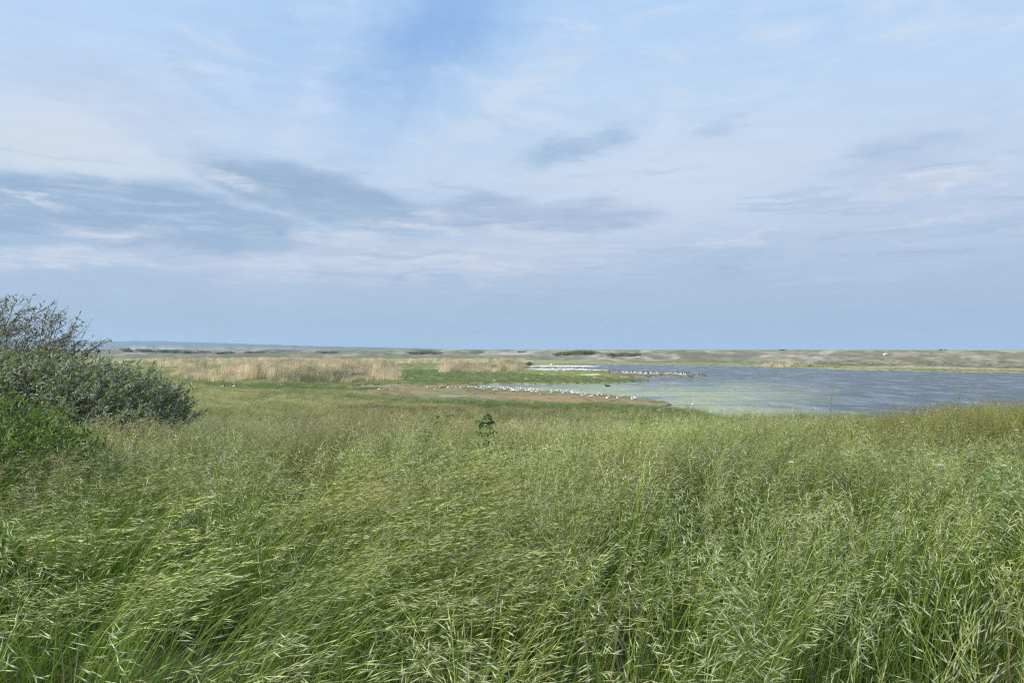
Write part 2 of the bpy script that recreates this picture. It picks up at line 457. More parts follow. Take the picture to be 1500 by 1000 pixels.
def ground_col(x, y):
    x = np.asarray(x, float); y = np.asarray(y, float)
    P0, Q0 = surv(x, y)
    P, Q = warp(P0, Q0)
    n1 = fbm(x * .09, y * .05, 31); n2 = fbm(x * .5, y * .25, 33)
    c = np.zeros(x.shape + (3,)) + np.array((.37, .36, .175))
    c = mixc(c, (.32, .295, .15), ss(.42, .62, n1) * .8)
    c = mixc(c, (.27, .285, .12), ss(.45, .65, fbm(x * .16, y * .07, 35)) * .7)
    c = mixc(c, (.43, .405, .215), ss(566, 576, Q) * ss(620, 480, P) * ss(.34, .6, n2) * .8)
    # brown-olive band between the bank and the sedge
    c = mixc(c, (.24, .20, .11), ss(594, 600, Q) * ss(612, 606, Q) * .75 * ss(430, 560, P))
    c = mixc(c, (.17, .22, .075), pm(P, Q, GREENL, 12) * .8)
    c = mixc(c, (.165, .215, .075), pm(P, Q, GREEN, 6) * .9)
    c = mixc(c, (.22, .25, .09), pm(P, Q, GREEN, 6) * ss(.5, .65, n2) * .5)
    c = mixc(c, (.205, .245, .11), pm(P, Q, SEDGE, 5) * (.45 + .45 * ss(520, 700, P)))
    mud = pm(P, Q, MUD, 4)
    c = mixc(c, (.315, .255, .135), mud * ss(515, 610, P + (n1 - .5) * 120))
    c = mixc(c, (.22, .215, .105), mud * ss(.42, .6, n2) * .75)
    c = mixc(c, (.34, .23, .145), mud * ss(655, 600, P) * ss(.4, .6, n1) * .45)
    c = mixc(c, (.38, .25, .13), pm(P, Q, ORANGE, 6) * (.45 + .5 * ss(.4, .6, n2)))
    c = mixc(c, (.42, .38, .30), pm(P, Q, PALE, 4) * ss(.42, .6, n2) * .8)
    for s_ in SHELL:
        c = mixc(c, (.80, .77, .70), pm(P, Q, s_, 2.5))
    # brown margins of the far spit
    c = mixc(c, (.30, .25, .17), pm(P, Q, [(895, 546.4), (1035, 549.4), (1000, 551), (920, 552), (890, 549)], 4) * .8)
    # far ground: sward, dunes, shingle
    ty = GZ * F / (toe(P0) - 511.0)
    t = (y - ty) / (.22 * ty)
    nb = fbm(x * .06, y * .022, 41, 5); nc = fbm(x * .30, y * .09, 43, 5)
    sh = np.zeros_like(c) + np.array((.39, .345, .275))
    veg = ss(.36, .58, nb * .5 + nc * .5 + .10 * ss(.8, .1, t) - .03 * ss(900, 1300, P0))
    sh = mixc(sh, (.235, .21, .14), veg * .85)
    sh = sh * (.8 + .4 * fbm(x * .8, y * .22, 49, 3))[..., None]
    sh = mixc(sh, (.15, .165, .09), ss(820, 500, P0) * ss(.38, .6, fbm(x * .05, y * .03, 45, 5)) * .6)
    sh = mixc(sh, (.10, .115, .06), ss(.60, .68, nb) * .6 * ss(1000, 850, P0))
    sh = mixc(sh, (.135, .17, .07), ss(.22, .0, t) * .85)
    sh = mixc(sh, (.47, .41, .31), pm(P, Q, [(1262, 537.2), (1330, 536), (1500, 541), (1500, 543.8), (1330, 539.4)], 5) * .9)
    pxn = P0 + (fbm(P0 / 30, t * 3, 47) - .5) * 14
    sh = mixc(sh, (.40, .365, .31), ss(13, 7, np.abs(pxn - (1178 + 42 * t))) * ss(-.05, .1, t) * .85)
    sh = mixc(sh, (.42, .39, .33), (ss(7, 3, np.abs(pxn - (800 + 28 * t))) + ss(7, 3, np.abs(pxn - (862 + 22 * t)))) * ss(.1, .25, t) * ss(.95, .7, t) * .8)
    sh = mixc(sh, (.42, .39, .34), pm(P0, t * 10, [(700, 4), (770, 4), (800, 9), (720, 10)], 8) * .6)
    mt = fbm(P0 / 13, t * 9, 46, 5)
    sh = sh * (.78 + .44 * ss(.25, .75, mt))[..., None]
    sh = mixc(sh, (.18, .175, .105), ss(.52, .66, fbm(P0 / 24, t * 7, 48, 5) - .10 * ss(.35, .9, t) + .05 * ss(900, 700, P0)) * .75)
    for (pa_, pb_, ta_, tb_) in ((806, 886, .40, .80), (893, 950, .36, .74), (590, 652, .50, .85), (690, 712, .5, .8)):
        cxp = (pa_ + pb_) / 2; ct = (ta_ + tb_) / 2
        dd_ = np.hypot((pxn - cxp - 30 * (t - ct)) / (pb_ - pa_) * 2, (t - ct) / (tb_ - ta_) * 2) + (mt - .5) * 1.1
        sh = mixc(sh, (.10, .105, .062), ss(1.0, .7, dd_) * .85)
    c = c + (sh - c) * ss(-.12, .06, t)[..., None]
    c = mixc(c, (.50, .44, .34), pm(P, Q, [(1230, 537.0), (1330, 536.6), (1500, 540.4), (1800, 546), (1800, 549), (1500, 542.8), (1330, 539.4)], 5) * .9)
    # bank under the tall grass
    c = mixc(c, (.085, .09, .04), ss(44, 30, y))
    return np.clip(c, .01, .85)

# ------------------------------------------------------------------ materials
def material(name):
    m = bpy.data.materials.new(name)
    m.use_nodes = True
    m.node_tree.nodes.clear()
    k = NB(m.node_tree)
    o = k.new('ShaderNodeOutputMaterial')
    return m, k, o

def plain(name, col, rough=.7, var=.25, scale=8.0, trans=0.0, tint=None, back=None, tcol=None, spec=.25):
    """noise-broken surface; tint reads the instancer's colour; back = underside colour"""
    m, k, o = material(name)
    ob = k.new('ShaderNodeTexCoord').outputs['Object']
    n = k.noise(ob, scale, 4, .6).outputs['Fac']
    rnd = k.new('ShaderNodeObjectInfo').outputs['Random']
    base = col
    if tint:
        at = k.new('ShaderNodeAttribute', attribute_type='INSTANCER', attribute_name='tint').outputs['Color']
        base = at if tint == 'only' else k.mix(1.0, (*col, 1), at, 'MULTIPLY')
    if back is not None:
        bf = k.new('ShaderNodeNewGeometry').outputs['Backfacing']
        base = k.mix(bf, base if isinstance(base, bpy.types.NodeSocket) else (*base, 1), (*back, 1))
    v = k.m('ADD', k.m('MULTIPLY', n, 2 * var), 1 - var)
    v = k.m('MULTIPLY', v, k.m('ADD', k.m('MULTIPLY', rnd, .24), .88))
    c = k.vm('SCALE', base, v)
    p = k.new('ShaderNodeBsdfPrincipled')
    k.put(p.inputs['Base Color'], c)
    p.inputs['Roughness'].default_value = rough
    p.inputs['Specular IOR Level'].default_value = spec
    sh = p.outputs[0]
    if trans:
        t = k.new('ShaderNodeBsdfTranslucent')
        k.put(t.inputs[0], k.mix(1.0, c, (*(tcol or (1.0, 1.1, .5)), 1), 'MULTIPLY'))
        x = k.new('ShaderNodeMixShader')
        x.inputs[0].default_value = trans
        k.L.new(sh, x.inputs[1]); k.L.new(t.outputs[0], x.inputs[2])
        sh = x.outputs[0]
    k.L.new(sh, o.inputs[0])
    return m

M = {}
M['spikelet'] = plain('pale_spikelet', (.67, .68, .40), .5, .22, 30, .38, 'mul', spec=.25)
M['stem'] = plain('grass_stem', (.27, .34, .065), .55, .2, 12, .2, 'mul', spec=.2)
M['blade'] = plain('grass_blade', (.14, .23, .036), .55, .25, 9, .35, 'mul', spec=.2)
M['dryblade'] = plain('dry_blade', (.34, .29, .17), .7, .25, 9, .2, 'mul')
M['meadow'] = plain('meadow_blade', (.2, .2, .1), .7, .25, 5, .2, 'only')
M['reed'] = plain('dry_reed', (.80, .66, .475), .8, .22, 2, .15, 'mul')
M['plume'] = plain('reed_plume', (.60, .49, .36), .9, .25, 3, .15, 'mul')
M['buckthorn'] = plain('silver_green_leaf', (.27, .315, .135), .6, .3, 3, .32, None, back=(.44, .46, .37), spec=.25)
M['dullleaf'] = plain('dull_brown_green_leaf', (.23, .23, .125), .6, .35, 3, .15, None, back=(.38, .37, .28), spec=.2)
M['bark'] = plain('grey_bark', (.20, .175, .14), .9, .3, 20)
M['palewood'] = plain('pale_dead_wood', (.42, .36, .27), .9, .25, 20)
M['fresh'] = plain('fresh_green_leaf', (.17, .28, .04), .5, .3, 4, .35, spec=.2)
M['dark_leaf'] = plain('dark_green_leaf', (.12, .22, .05), .5, .3, 5, .3, spec=.2)
M['greenstem'] = plain('green_plant_stem', (.16, .2, .08), .6, .2, 10)
M['scrub'] = plain('far_scrub_leaf', (.21, .215, .125), .8, .35, .6, .2)
M['white'] = plain('white_feather', (.80, .80, .78), .7, .05, 6)
M['grey'] = plain('grey_feather', (.50, .52, .55), .7, .1, 6)
M['black'] = plain('black_feather', (.022, .022, .026), .5, .2, 6)
M['chestnut'] = plain('chestnut_feather', (.30, .13, .06), .7, .1, 6)
M['redbill'] = plain('red_bill', (.5, .08, .04), .5, .1, 6)
M['petal'] = plain('white_petal', (.85, .85, .82), .6, .06, 20, .2, tcol=(1, 1, 1))
M['boulder'] = plain('pale_boulder', (.72, .70, .66), .9, .15, 2)

# ground sheet
m, k, o = material('marsh_ground')
at = k.new('ShaderNodeVertexColor', layer_name='soil').outputs['Color']
ob = k.new('ShaderNodeTexCoord').outputs['Object']
n1 = k.noise(ob, .35, 6, .62).outputs['Fac']
n2 = k.noise(ob, 2.6, 5, .7).outputs['Fac']
v = k.m('ADD', .55, k.m('ADD', k.m('MULTIPLY', n1, .4), k.m('MULTIPLY', n2, .5)))
p = k.new('ShaderNodeBsdfPrincipled')
k.put(p.inputs['Base Color'], k.vm('SCALE', at, v))
p.inputs['Roughness'].default_value = .95
p.inputs['Specular IOR Level'].default_value = .1
bp = k.new('ShaderNodeBump')
bp.inputs['Strength'].default_value = .8
bp.inputs['Distance'].default_value = .12
k.put(bp.inputs['Height'], k.m('ADD', n1, k.m('MULTIPLY', n2, .6)))
k.L.new(bp.outputs[0], p.inputs['Normal'])
k.L.new(p.outputs[0], o.inputs[0])
M['ground'] = m

# ------------------------------------------------------------------ ground: one polar sheet out past the horizon
ang = np.unique(np.concatenate([np.linspace(-pi, -radians(46), 50), np.linspace(-radians(46), radians(46), 760), np.linspace(radians(46), pi, 50)]))
rad = np.concatenate([np.geomspace(.4, 12, 40)[:-1], np.linspace(12, 42, 60)[:-1], np.geomspace(42, 300, 520)[:-1], np.geomspace(300, 700, 110)[:-1], np.geomspace(700, 4600, 30)])
RA, AA = np.meshgrid(rad, ang, indexing='ij')
gx = RA * np.sin(AA); gy = RA * np.cos(AA)
msk = pond_mask(gx, gy)
gz = H(gx, gy, msk)
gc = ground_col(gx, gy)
nr, na = gx.shape
V_ = np.stack([gx.ravel(), gy.ravel(), gz.ravel()], 1)
ii = np.arange(nr * na).reshape(nr, na)
fq = np.stack([ii[:-1, :-1].ravel(), ii[:-1, 1:].ravel(), ii[1:, 1:].ravel(), ii[1:, :-1].ravel()], 1)[:, ::-1]
V_ = np.vstack([V_, [[0, 0, float(H(np.array([0.]), np.array([0.2]))[0])]]])
ctr = len(V_) - 1
fl = [tuple(q) for q in ()]
me = raw_mesh('ground', V_, fq, M['ground'], smooth=True)
ca = me.color_attributes.new('soil', 'FLOAT_COLOR', 'POINT')
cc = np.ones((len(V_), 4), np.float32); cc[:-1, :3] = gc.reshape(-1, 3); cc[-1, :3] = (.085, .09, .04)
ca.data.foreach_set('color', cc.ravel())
tag(link('ground', me), 'grassy bank, marsh flats and shingle bank', kind='structure')

# ------------------------------------------------------------------ water
m, k, o = material('pond_water')
ob = k.new('ShaderNodeTexCoord').outputs['Object']
sh_ = k.new('ShaderNodeVertexColor', layer_name='shallow').outputs['Color']
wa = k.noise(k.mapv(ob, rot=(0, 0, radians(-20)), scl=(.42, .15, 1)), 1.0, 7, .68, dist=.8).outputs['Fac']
base = k.mix(k.noise(k.mapv(ob, rot=(0, 0, radians(-12)), scl=(.05, .3, 1)), 1.0, 5, .6).outputs['Fac'], (.026, .042, .056), (.088, .112, .132))
al = k.noise(k.mapv(ob, rot=(0, 0, radians(-14)), scl=(.07, .16, 1)), 1.0, 6, .62, dist=1.0).outputs['Fac']
alm = k.m('MULTIPLY', k.rng(al, .34, .52), sh_)
base = k.mix(k.m('MULTIPLY', alm, .95), base, (.50, .49, .16))
base = k.mix(k.m('MULTIPLY', sh_, .42), base, (.27, .33, .29))
p = k.new('ShaderNodeBsdfPrincipled')
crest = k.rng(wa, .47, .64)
base = k.mix(k.m('MULTIPLY', crest, .5), base, (.36, .42, .48))  # light streaks of wave faces catching the sky, painted into the water colour
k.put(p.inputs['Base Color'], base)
k.put(p.inputs['Roughness'], k.m('ADD', .16, k.m('MULTIPLY', alm, .25)))
p.inputs['IOR'].default_value = 1.33
p.inputs['Specular IOR Level'].default_value = .24
wb = k.noise(k.mapv(ob, rot=(0, 0, radians(-8)), scl=(.10, .30, 1)), 1.0, 3, .5).outputs['Fac']
bp = k.new('ShaderNodeBump')
k.put(bp.inputs['Strength'], k.m('SUBTRACT', .9, k.m('MULTIPLY', sh_, .45)))
bp.inputs['Distance'].default_value = 1.5
k.put(bp.inputs['Height'], k.m('ADD', wa, k.m('MULTIPLY', wb, .9)))
k.L.new(bp.outputs[0], p.inputs['Normal'])
k.L.new(p.outputs[0], o.inputs[0])
M['water'] = m
wq = GZ * F / np.linspace(640 - 511, 532.2 - 511, 160)
wr = np.linspace((-700 - 750) / F, (2500 - 750) / F, 330)
WY, WR = np.meshgrid(wq, wr, indexing='ij')
wx = WR * WY
ii = np.arange(wx.size).reshape(wx.shape)
fq = np.stack([ii[:-1, :-1].ravel(), ii[:-1, 1:].ravel(), ii[1:, 1:].ravel(), ii[1:, :-1].ravel()], 1)
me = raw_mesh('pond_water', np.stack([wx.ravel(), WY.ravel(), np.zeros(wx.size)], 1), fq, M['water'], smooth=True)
P, Q = surv(wx.ravel(), WY.ravel())
Pw, Qw = warp(P, Q)
shal = ss(548, 575, Qw + (fbm(P / 60, Q / 6, 51) - .5) * 14) * ss(1310, 1010, Pw + (fbm(P / 90, Q / 8, 53) - .5) * 160)
shal = np.maximum(shal, ss(760, 720, P))
cc = np.ones((wx.size, 4), np.float32); cc[:, :3] = shal[:, None]
me.color_attributes.new('shallow', 'FLOAT_COLOR', 'POINT').data.foreach_set('color', cc.ravel())
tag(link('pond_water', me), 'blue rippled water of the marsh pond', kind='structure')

# ------------------------------------------------------------------ far hills with pale cliffs
m, k, o = material('far_hill')
geo = k.new('ShaderNodeTexCoord').outputs['Object']
hv = k.new('ShaderNodeVertexColor', layer_name='cliff').outputs['Color']
n = k.noise(geo, .006, 5, .6).outputs['Fac']
p = k.new('ShaderNodeBsdfPrincipled')
k.put(p.inputs['Base Color'], k.mix(hv, k.mix(n, (.03, .045, .03), (.07, .08, .05)), (.40, .39, .36)))
p.inputs['Roughness'].default_value = 1
k.L.new(p.outputs[0], o.inputs[0])
M['hill'] = m
HD = 3000.0
hp = np.linspace(-700, 640, 260)
prof = np.interp(hp, [-700, -300, 60, 110, 150, 185, 200, 260, 300, 350, 420, 520, 600, 640], [16, 15, 13.5, 12.6, 12.0, 11.4, 12.6, 11.6, 10.4, 8.6, 6.0, 3.2, 1.4, 0]) + (fbm(hp / 16, hp * 0, 61) - .5) * 1.3
cl = np.interp(hp, [-700, 60, 120, 126, 142, 150, 185, 194, 222, 228, 236, 264, 272, 330, 420, 520, 640], [5, 5, 5, 6.5, 6.5, 2.5, 3, 6.4, 6.2, 2.5, 5.8, 5.6, 3.0, 4.0, 3.5, 2, 0])
hv_, hf, hc = [], [], []
rows = [(-.12, 0, 1), (-.1, .32, 1), (-.08, 1, 0), (.0, 1.7, 0), (.06, 2, 0), (.25, 2, 0), (.5, -.2, 0)]
for i, q in enumerate(hp):
    for (dy_, lev, c_) in rows:
        yy = HD * (1 + dy_) + (fbm(np.array([q / 9.]), np.array([dy_ * 9]), 63)[0] - .5) * 260
        top = max(prof[i], .1) / F * HD + ZE
        clz = max(min(cl[i], prof[i] * .7), 0.05) / F * HD + ZE
        if lev <= 1: z = -5 + (clz + 5) * lev
        else: z = clz + (top - clz) * (lev - 1)
        hv_.append(((q - 750) / F * yy, yy, z)); hc.append(c_ * min(1.0, max(0., (cl[i] - 2.2) / 3.0)))
nk = len(rows)
for i in range(len(hp) - 1):
    for j in range(nk - 1):
        hf.append((i * nk + j, (i + 1) * nk + j, (i + 1) * nk + j + 1, i * nk + j + 1))
me = raw_mesh('hills', np.array(hv_), hf, M['hill'], smooth=True)
cc = np.ones((len(hv_), 4), np.float32); cc[:, :3] = np.array(hc)[:, None]
me.color_attributes.new('cliff', 'FLOAT_COLOR', 'POINT').data.foreach_set('color', cc.ravel())
tag(link('hills', me), 'low blue hills with pale cliffs on the horizon', kind='structure')

# ------------------------------------------------------------------ instanced stuff
def euler_from(lean, yaw, ldir):
    """rotation matrix = lean (towards ldir) applied after yaw, as XYZ euler"""
    n = len(lean)
    cz, sz = np.cos(yaw), np.sin(yaw)
    A = np.zeros((n, 3, 3)); A[:, 0, 0] = cz; A[:, 0, 1] = -sz; A[:, 1, 0] = sz; A[:, 1, 1] = cz; A[:, 2, 2] = 1
    ax = np.stack([-np.sin(ldir), np.cos(ldir), 0 * ldir], 1)     # axis = z x dir
    K = np.zeros((n, 3, 3))
    K[:, 0, 1] = -ax[:, 2]; K[:, 0, 2] = ax[:, 1]; K[:, 1, 0] = ax[:, 2]; K[:, 1, 2] = -ax[:, 0]; K[:, 2, 0] = -ax[:, 1]; K[:, 2, 1] = ax[:, 0]
    B = np.eye(3)[None] + np.sin(lean)[:, None, None] * K + (1 - np.cos(lean))[:, None, None] * (K @ K)
    Mx = B @ A
    return np.stack([np.arctan2(Mx[:, 2, 1], Mx[:, 2, 2]), -np.arcsin(np.clip(Mx[:, 2, 0], -1, 1)), np.arctan2(Mx[:, 1, 0], Mx[:, 0, 0])], 1)

def scatter(name, label, pts, idx, rot, scl, tint, protos):
    src = bpy.data.collections.new(name + '_source')
    for q, pmesh in enumerate(protos):
        po = bpy.data.objects.new('%s_tuft.%03d' % (name, q), pmesh)
        src.objects.link(po)
    me = bpy.data.meshes.new(name)
    n = len(pts)
    me.vertices.add(n)
    me.vertices.foreach_set('co', np.asarray(pts, np.float32).ravel())
    me.attributes.new('rot', 'FLOAT_VECTOR', 'POINT').data.foreach_set('vector', np.asarray(rot, np.float32).ravel())
    me.attributes.new('scl', 'FLOAT_VECTOR', 'POINT').data.foreach_set('vector', np.asarray(scl, np.float32).ravel())
    me.attributes.new('idx', 'INT', 'POINT').data.foreach_set('value', np.asarray(idx, np.int32))
    tt = np.ones((n, 4), np.float32); tt[:, :3] = tint
    me.attributes.new('tint', 'FLOAT_COLOR', 'POINT').data.foreach_set('color', tt.ravel())
    for mm in protos[0].materials: me.materials.append(mm)
    o = link(name, me)
    ng = bpy.data.node_groups.new(name + '_nodes', 'GeometryNodeTree')
    ng.interface.new_socket('Geometry', in_out='INPUT', socket_type='NodeSocketGeometry')
    ng.interface.new_socket('Geometry', in_out='OUTPUT', socket_type='NodeSocketGeometry')
    N = ng.nodes; L = ng.links
    gi = N.new('NodeGroupInput'); go = N.new('NodeGroupOutput')
    ci = N.new('GeometryNodeCollectionInfo'); ci.inputs['Collection'].default_value = src
    ci.inputs['Separate Children'].default_value = True; ci.inputs['Reset Children'].default_value = True
    ip = N.new('GeometryNodeInstanceOnPoints'); ip.inputs['Pick Instance'].default_value = True
    def na(nm, typ):
        a = N.new('GeometryNodeInputNamedAttribute'); a.data_type = typ; a.inputs['Name'].default_value = nm
        return a.outputs['Attribute']
    e2r = N.new('FunctionNodeEulerToRotation')
    L.new(na('rot', 'FLOAT_VECTOR'), e2r.inputs[0])
    L.new(gi.outputs[0], ip.inputs['Points']); L.new(ci.outputs[0], ip.inputs['Instance'])
    L.new(na('idx', 'INT'), ip.inputs['Instance Index']); L.new(e2r.outputs[0], ip.inputs['Rotation']); L.new(na('scl', 'FLOAT_VECTOR'), ip.inputs['Scale'])
    L.new(ip.outputs[0], go.inputs[0])
    o.modifiers.new('scatter', 'NODES').node_group = ng
    tag(o, label, kind='stuff')
    return o

# ---- grass clump prototypes
A3 = np.array
def nrm(v):
    return v / (np.linalg.norm(v) + 1e-9)

def grass_clump(seed, n_culm, n_blade, h0, stream, fine=False, rad_=.13, green=.86):
    r = np.random.default_rng(seed)
    mb = MB()
    bias = .15 + .75 * stream
    for c_ in range(n_culm):
        a = r.uniform(0, 2 * pi); q = rad_ * math.sqrt(r.uniform())
        base = A3((q * cos(a), q * sin(a), -.03))
        h = h0 * r.uniform(.78, 1.15)
        la = r.normal(0, .9)
        ld = nrm(A3((bias + .45 * cos(la), (.8 - .55 * stream) * sin(la) + r.normal(0, .15), 0)))
        lean = h * (r.uniform(.04, .22) + stream * r.uniform(.3, .55))
        def P_(t):
            return base + A3((0, 0, h * (t - (.12 + .22 * stream) * t ** 3))) + ld * lean * t ** 2.2
        ts = np.linspace(0, 1, 8)
        pts = [P_(t) for t in ts]
        sd_ = nrm(A3((r.normal(), r.normal() * .5, 0)))
        mb.ribbon(pts, np.linspace(.0046, .0020, 8), sd_, 1)
        md = nrm(ld * r.uniform(.5, 1.1) + A3((.25 + .5 * stream, 0, r.uniform(-.2, 1.0) * (1 - .6 * stream) + .18 * stream)))
        fan = .31 - .16 * stream
        ns = r.integers(6, 10) if not fine else r.integers(14, 20)
        for s_ in range(ns):
            t = r.uniform(.62 if not fine else .62, 1.0)
            p0 = P_(t)
            tan = nrm(P_(min(t + .02, 1.02)) - P_(t - .02))
            az = r.uniform(0, 2 * pi)
            out = A3((cos(az), sin(az), 0))
            wind = A3((1.0, r.normal(0, .18), r.uniform(-.1, .35)))
            d = nrm(md * .7 + out * (.8 - stream * .6) + tan * (.75 if not fine else .9) + wind * stream * 1.3 + A3((.25, 0, 0)))
            bl = r.uniform(.015, .085) * (1.25 - t * .5) * (1.0 if not fine else .7)
            p1 = p0 + d * bl
            d2 = nrm(md + r.normal(0, fan, 3)) if not fine else nrm(d + A3((0, 0, -.3)) + r.normal(0, .15, 3))
            mb.ribbon([p0, p1], [.0009, .0008], nrm(np.cross(d, (.3, .8, .2))), 1)
            if fine:
                mb.lens(p1, d2, r.uniform(.010, .018), .0036, 0)
            else:
                L_ = r.uniform(.040, .066)
                tip, aa, c2_ = mb.lens(p1, d2, L_, r.uniform(.0046, .0070), 0)
                for w_ in range(3):
                    dd = nrm(d2 + (aa * r.normal() + c2_ * r.normal()) * .07)
                    st_ = p1 + d2 * L_ * r.uniform(.6, .95)
                    e_ = st_ + dd * r.uniform(.024, .042)
                    mb.add([st_ - aa * .0008, st_ + aa * .0008, e_], [(0, 1, 2)], 0)
        # culm leaves
        for s_ in range(2):
            t = r.uniform(.2, .6); p0 = P_(t)
            az = r.normal(0, 1.3); d = A3((cos(az), sin(az), 0))
            L_ = r.uniform(.10, .2)
            pts = [p0 + d * L_ * u * .8 + A3((0, 0, L_ * (.75 * u - .75 * u * u))) for u in np.linspace(0, 1, 5)]
            mb.ribbon(pts, [.004, .005, .0045, .003, .0006], nrm(np.cross(d, (0, 0, 1)) + r.normal(0, .25, 3)), 2 if r.uniform() < green - .1 else 3)
    for c_ in range(n_blade):
        a = r.uniform(0, 2 * pi); q = rad_ * 1.1 * math.sqrt(r.uniform())
        base = A3((q * cos(a), q * sin(a), -.03))
        az = r.normal(0, 1.6 - .9 * stream); d = A3((cos(az), sin(az), 0))
        L_ = h0 * r.uniform(.45, .95); bend = r.uniform(.15, .7) * (1 + .4 * stream)
        pts = [base + A3((0, 0, L_ * (u - .45 * bend * u ** 2.2))) + d * L_ * bend * u ** 1.9 for u in np.linspace(0, 1, 6)]
        w = r.uniform(.004, .0075)
        mb.ribbon(pts, w * A3([.8, 1, 1, .85, .55, .08]), nrm(np.cross(d, (0, 0, 1)) + r.normal(0, .3, 3)), 2 if r.uniform() < green else 3)
    return mb.mesh('tall_grass_clump', [M['spikelet'], M['stem'], M['blade'], M['dryblade']])

protos = []
for q in range(9): protos.append(grass_clump(100 + q, 8, 12, .93, .12 + .04 * (q % 4)))          # 0-8 upright brome
for q in range(8): protos.append(grass_clump(200 + q, 9, 9, 1.0, 0.86 + .045 * (q % 4)))           # 9-16 wind-swept brome
for q in range(6): protos.append(grass_clump(300 + q, 3, 40, .82, .15))                            # 17-22 leafy
for q in range(6): protos.append(grass_clump(400 + q, 12, 16, .86, .2, fine=True))                # 23-28 fine red panicles

for q in range(4): protos.append(grass_clump(450 + q, 4, 26, .74, .35, rad_=.16, green=.12))        # 29-32 withered

def field(n_per, x0, x1, y0, y1, r):
    n = int(n_per * (x1 - x0) * (y1 - y0))
    return r.uniform(x0, x1, n), r.uniform(y0, y1, n)

r = np.random.default_rng(42)
xs, ys = [], []
for (dn, y0, y1) in ((30, .55, 4.0), (31, 4.0, 9.0), (30, 9.0, 19.0), (8, 19, 30), (4.0, 30, 46)):
    w = .92 * y1 + 1.2
    x, y = field(dn, -w, w, y0, y1, r)
    ok = np.abs(x) < .92 * y + 1.2
    xs.append(x[ok]); ys.append(y[ok])
x, y = field(14, -3.2, 3.2, -3, .55, r); xs.append(x); ys.append(y)
x = np.concatenate(xs); y = np.concatenate(ys)
keep = (np.hypot(x, y) > .75) & (pond_mask(x, y) < .1) & (r.uniform(size=len(x)) < .42 + .75 * ss(.34, .56, fbm(x * .8, y * .6, 70)))
x, y = x[keep], y[keep]
n = len(x)
z = H(x, y, np.zeros(n))
rr = x / np.maximum(y, 1)
nA = fbm(x * .7, y * .55, 71); nB = fbm(x * .35, y * .3, 73); nC = fbm(x * 1.6, y * 1.2, 75)
u = r.uniform(size=n)
swept_p = np.clip(1.0 * ss(.18, -.20, rr + (nB - .5) * .5) * ss(8.0, 5.2, y + (nA - .5) * 2) + .10 * ss(.55, .7, nA), 0, .95)
leafy_p = np.clip(.18 + .5 * ss(.52, .68, nC) + .38 * ss(3.0, 1.9, y + (nA - .5) * 1.5) * ss(.45, .1, rr), 0, .8)
leafy_p = np.maximum(leafy_p, .82 * ss(-.22, -.40, rr + (nA - .5) * .3) * ss(3.6, 4.6, y + (nB - .5)) * ss(9.5, 7.0, y))
fine_p = np.clip(ss(.36, .56, rr + (nA - .5) * .25) * ss(7.0, 10.5, y + (nB - .5) * 3) + .35 * ss(.55, .68, nB) * ss(5, 8, y) + .06, 0, .92)
idx = np.where(u < swept_p, r.integers(9, 17, n), r.integers(0, 9, n))
u2 = r.uniform(size=n); idx = np.where(u2 < leafy_p, r.integers(17, 23, n), idx)
u3 = r.uniform(size=n); idx = np.where(u3 < fine_p, r.integers(23, 29, n), idx)
u4 = r.uniform(size=n); idx = np.where(u4 < .05 + .22 * ss(.56, .68, fbm(x * .9, y * .8, 79)), r.integers(29, 33, n), idx)
lean = np.clip(r.normal(.05, .07, n) + .14 * swept_p, -.12, .5)
sw = (idx >= 9) & (idx < 17)
yaw = np.where(sw, r.normal(.05, .38, n), r.uniform(0, 2 * pi, n))
yaw = np.where((idx < 9), r.normal(0, 1.5, n), yaw)
ldir = r.normal(0, .5, n)
rot = euler_from(lean, yaw, ldir)
hs = r.uniform(.80, 1.12, n) * (.80 + .38 * fbm(x * .55, y * .45, 83) + .12 * nB)
hs *= np.where(y > 19, .9, 1.0)
scl = np.stack([r.uniform(.9, 1.15, n)] * 2 + [hs], 1)
tint = np.ones((n, 3)) * (.66 + .66 * fbm(x * .45, y * .3, 85))[:, None] * r.uniform(.8, 1.2, n)[:, None]
tint *= np.where(r.uniform(size=n) < .10, 1.2, 1.0)[:, None]
purp = ss(.50, .66, fbm(x * .55, y * .38, 77)) * ss(3.5, 6.5, y)
tint = tint * (1 + (A3((.98, .86, .98)) - 1) * (purp * .8)[:, None])
redf = ((idx >= 23) & (idx < 29))[:, None] * fine_p[:, None]
tint = tint * (1 + (A3((.86, .72, .74)) - 1) * redf)
dry = ss(.56, .7, fbm(x * .9, y * .8, 79))
tint = tint * (1 + (A3((1.12, 1.0, .95)) - 1) * (dry * .5)[:, None])
tint = np.where(sw[:, None], tint * A3((1.06, 1.04, 1.05)), tint * A3((.90, .93, .91)))
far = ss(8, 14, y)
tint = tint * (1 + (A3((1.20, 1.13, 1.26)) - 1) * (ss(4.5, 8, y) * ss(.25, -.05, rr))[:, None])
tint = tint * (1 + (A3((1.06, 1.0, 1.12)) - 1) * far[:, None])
scatter('tall_grass', 'tall pale-headed brome grass bent by the wind on the near bank', np.stack([x, y, z], 1), idx, rot, scl, tint, protos)

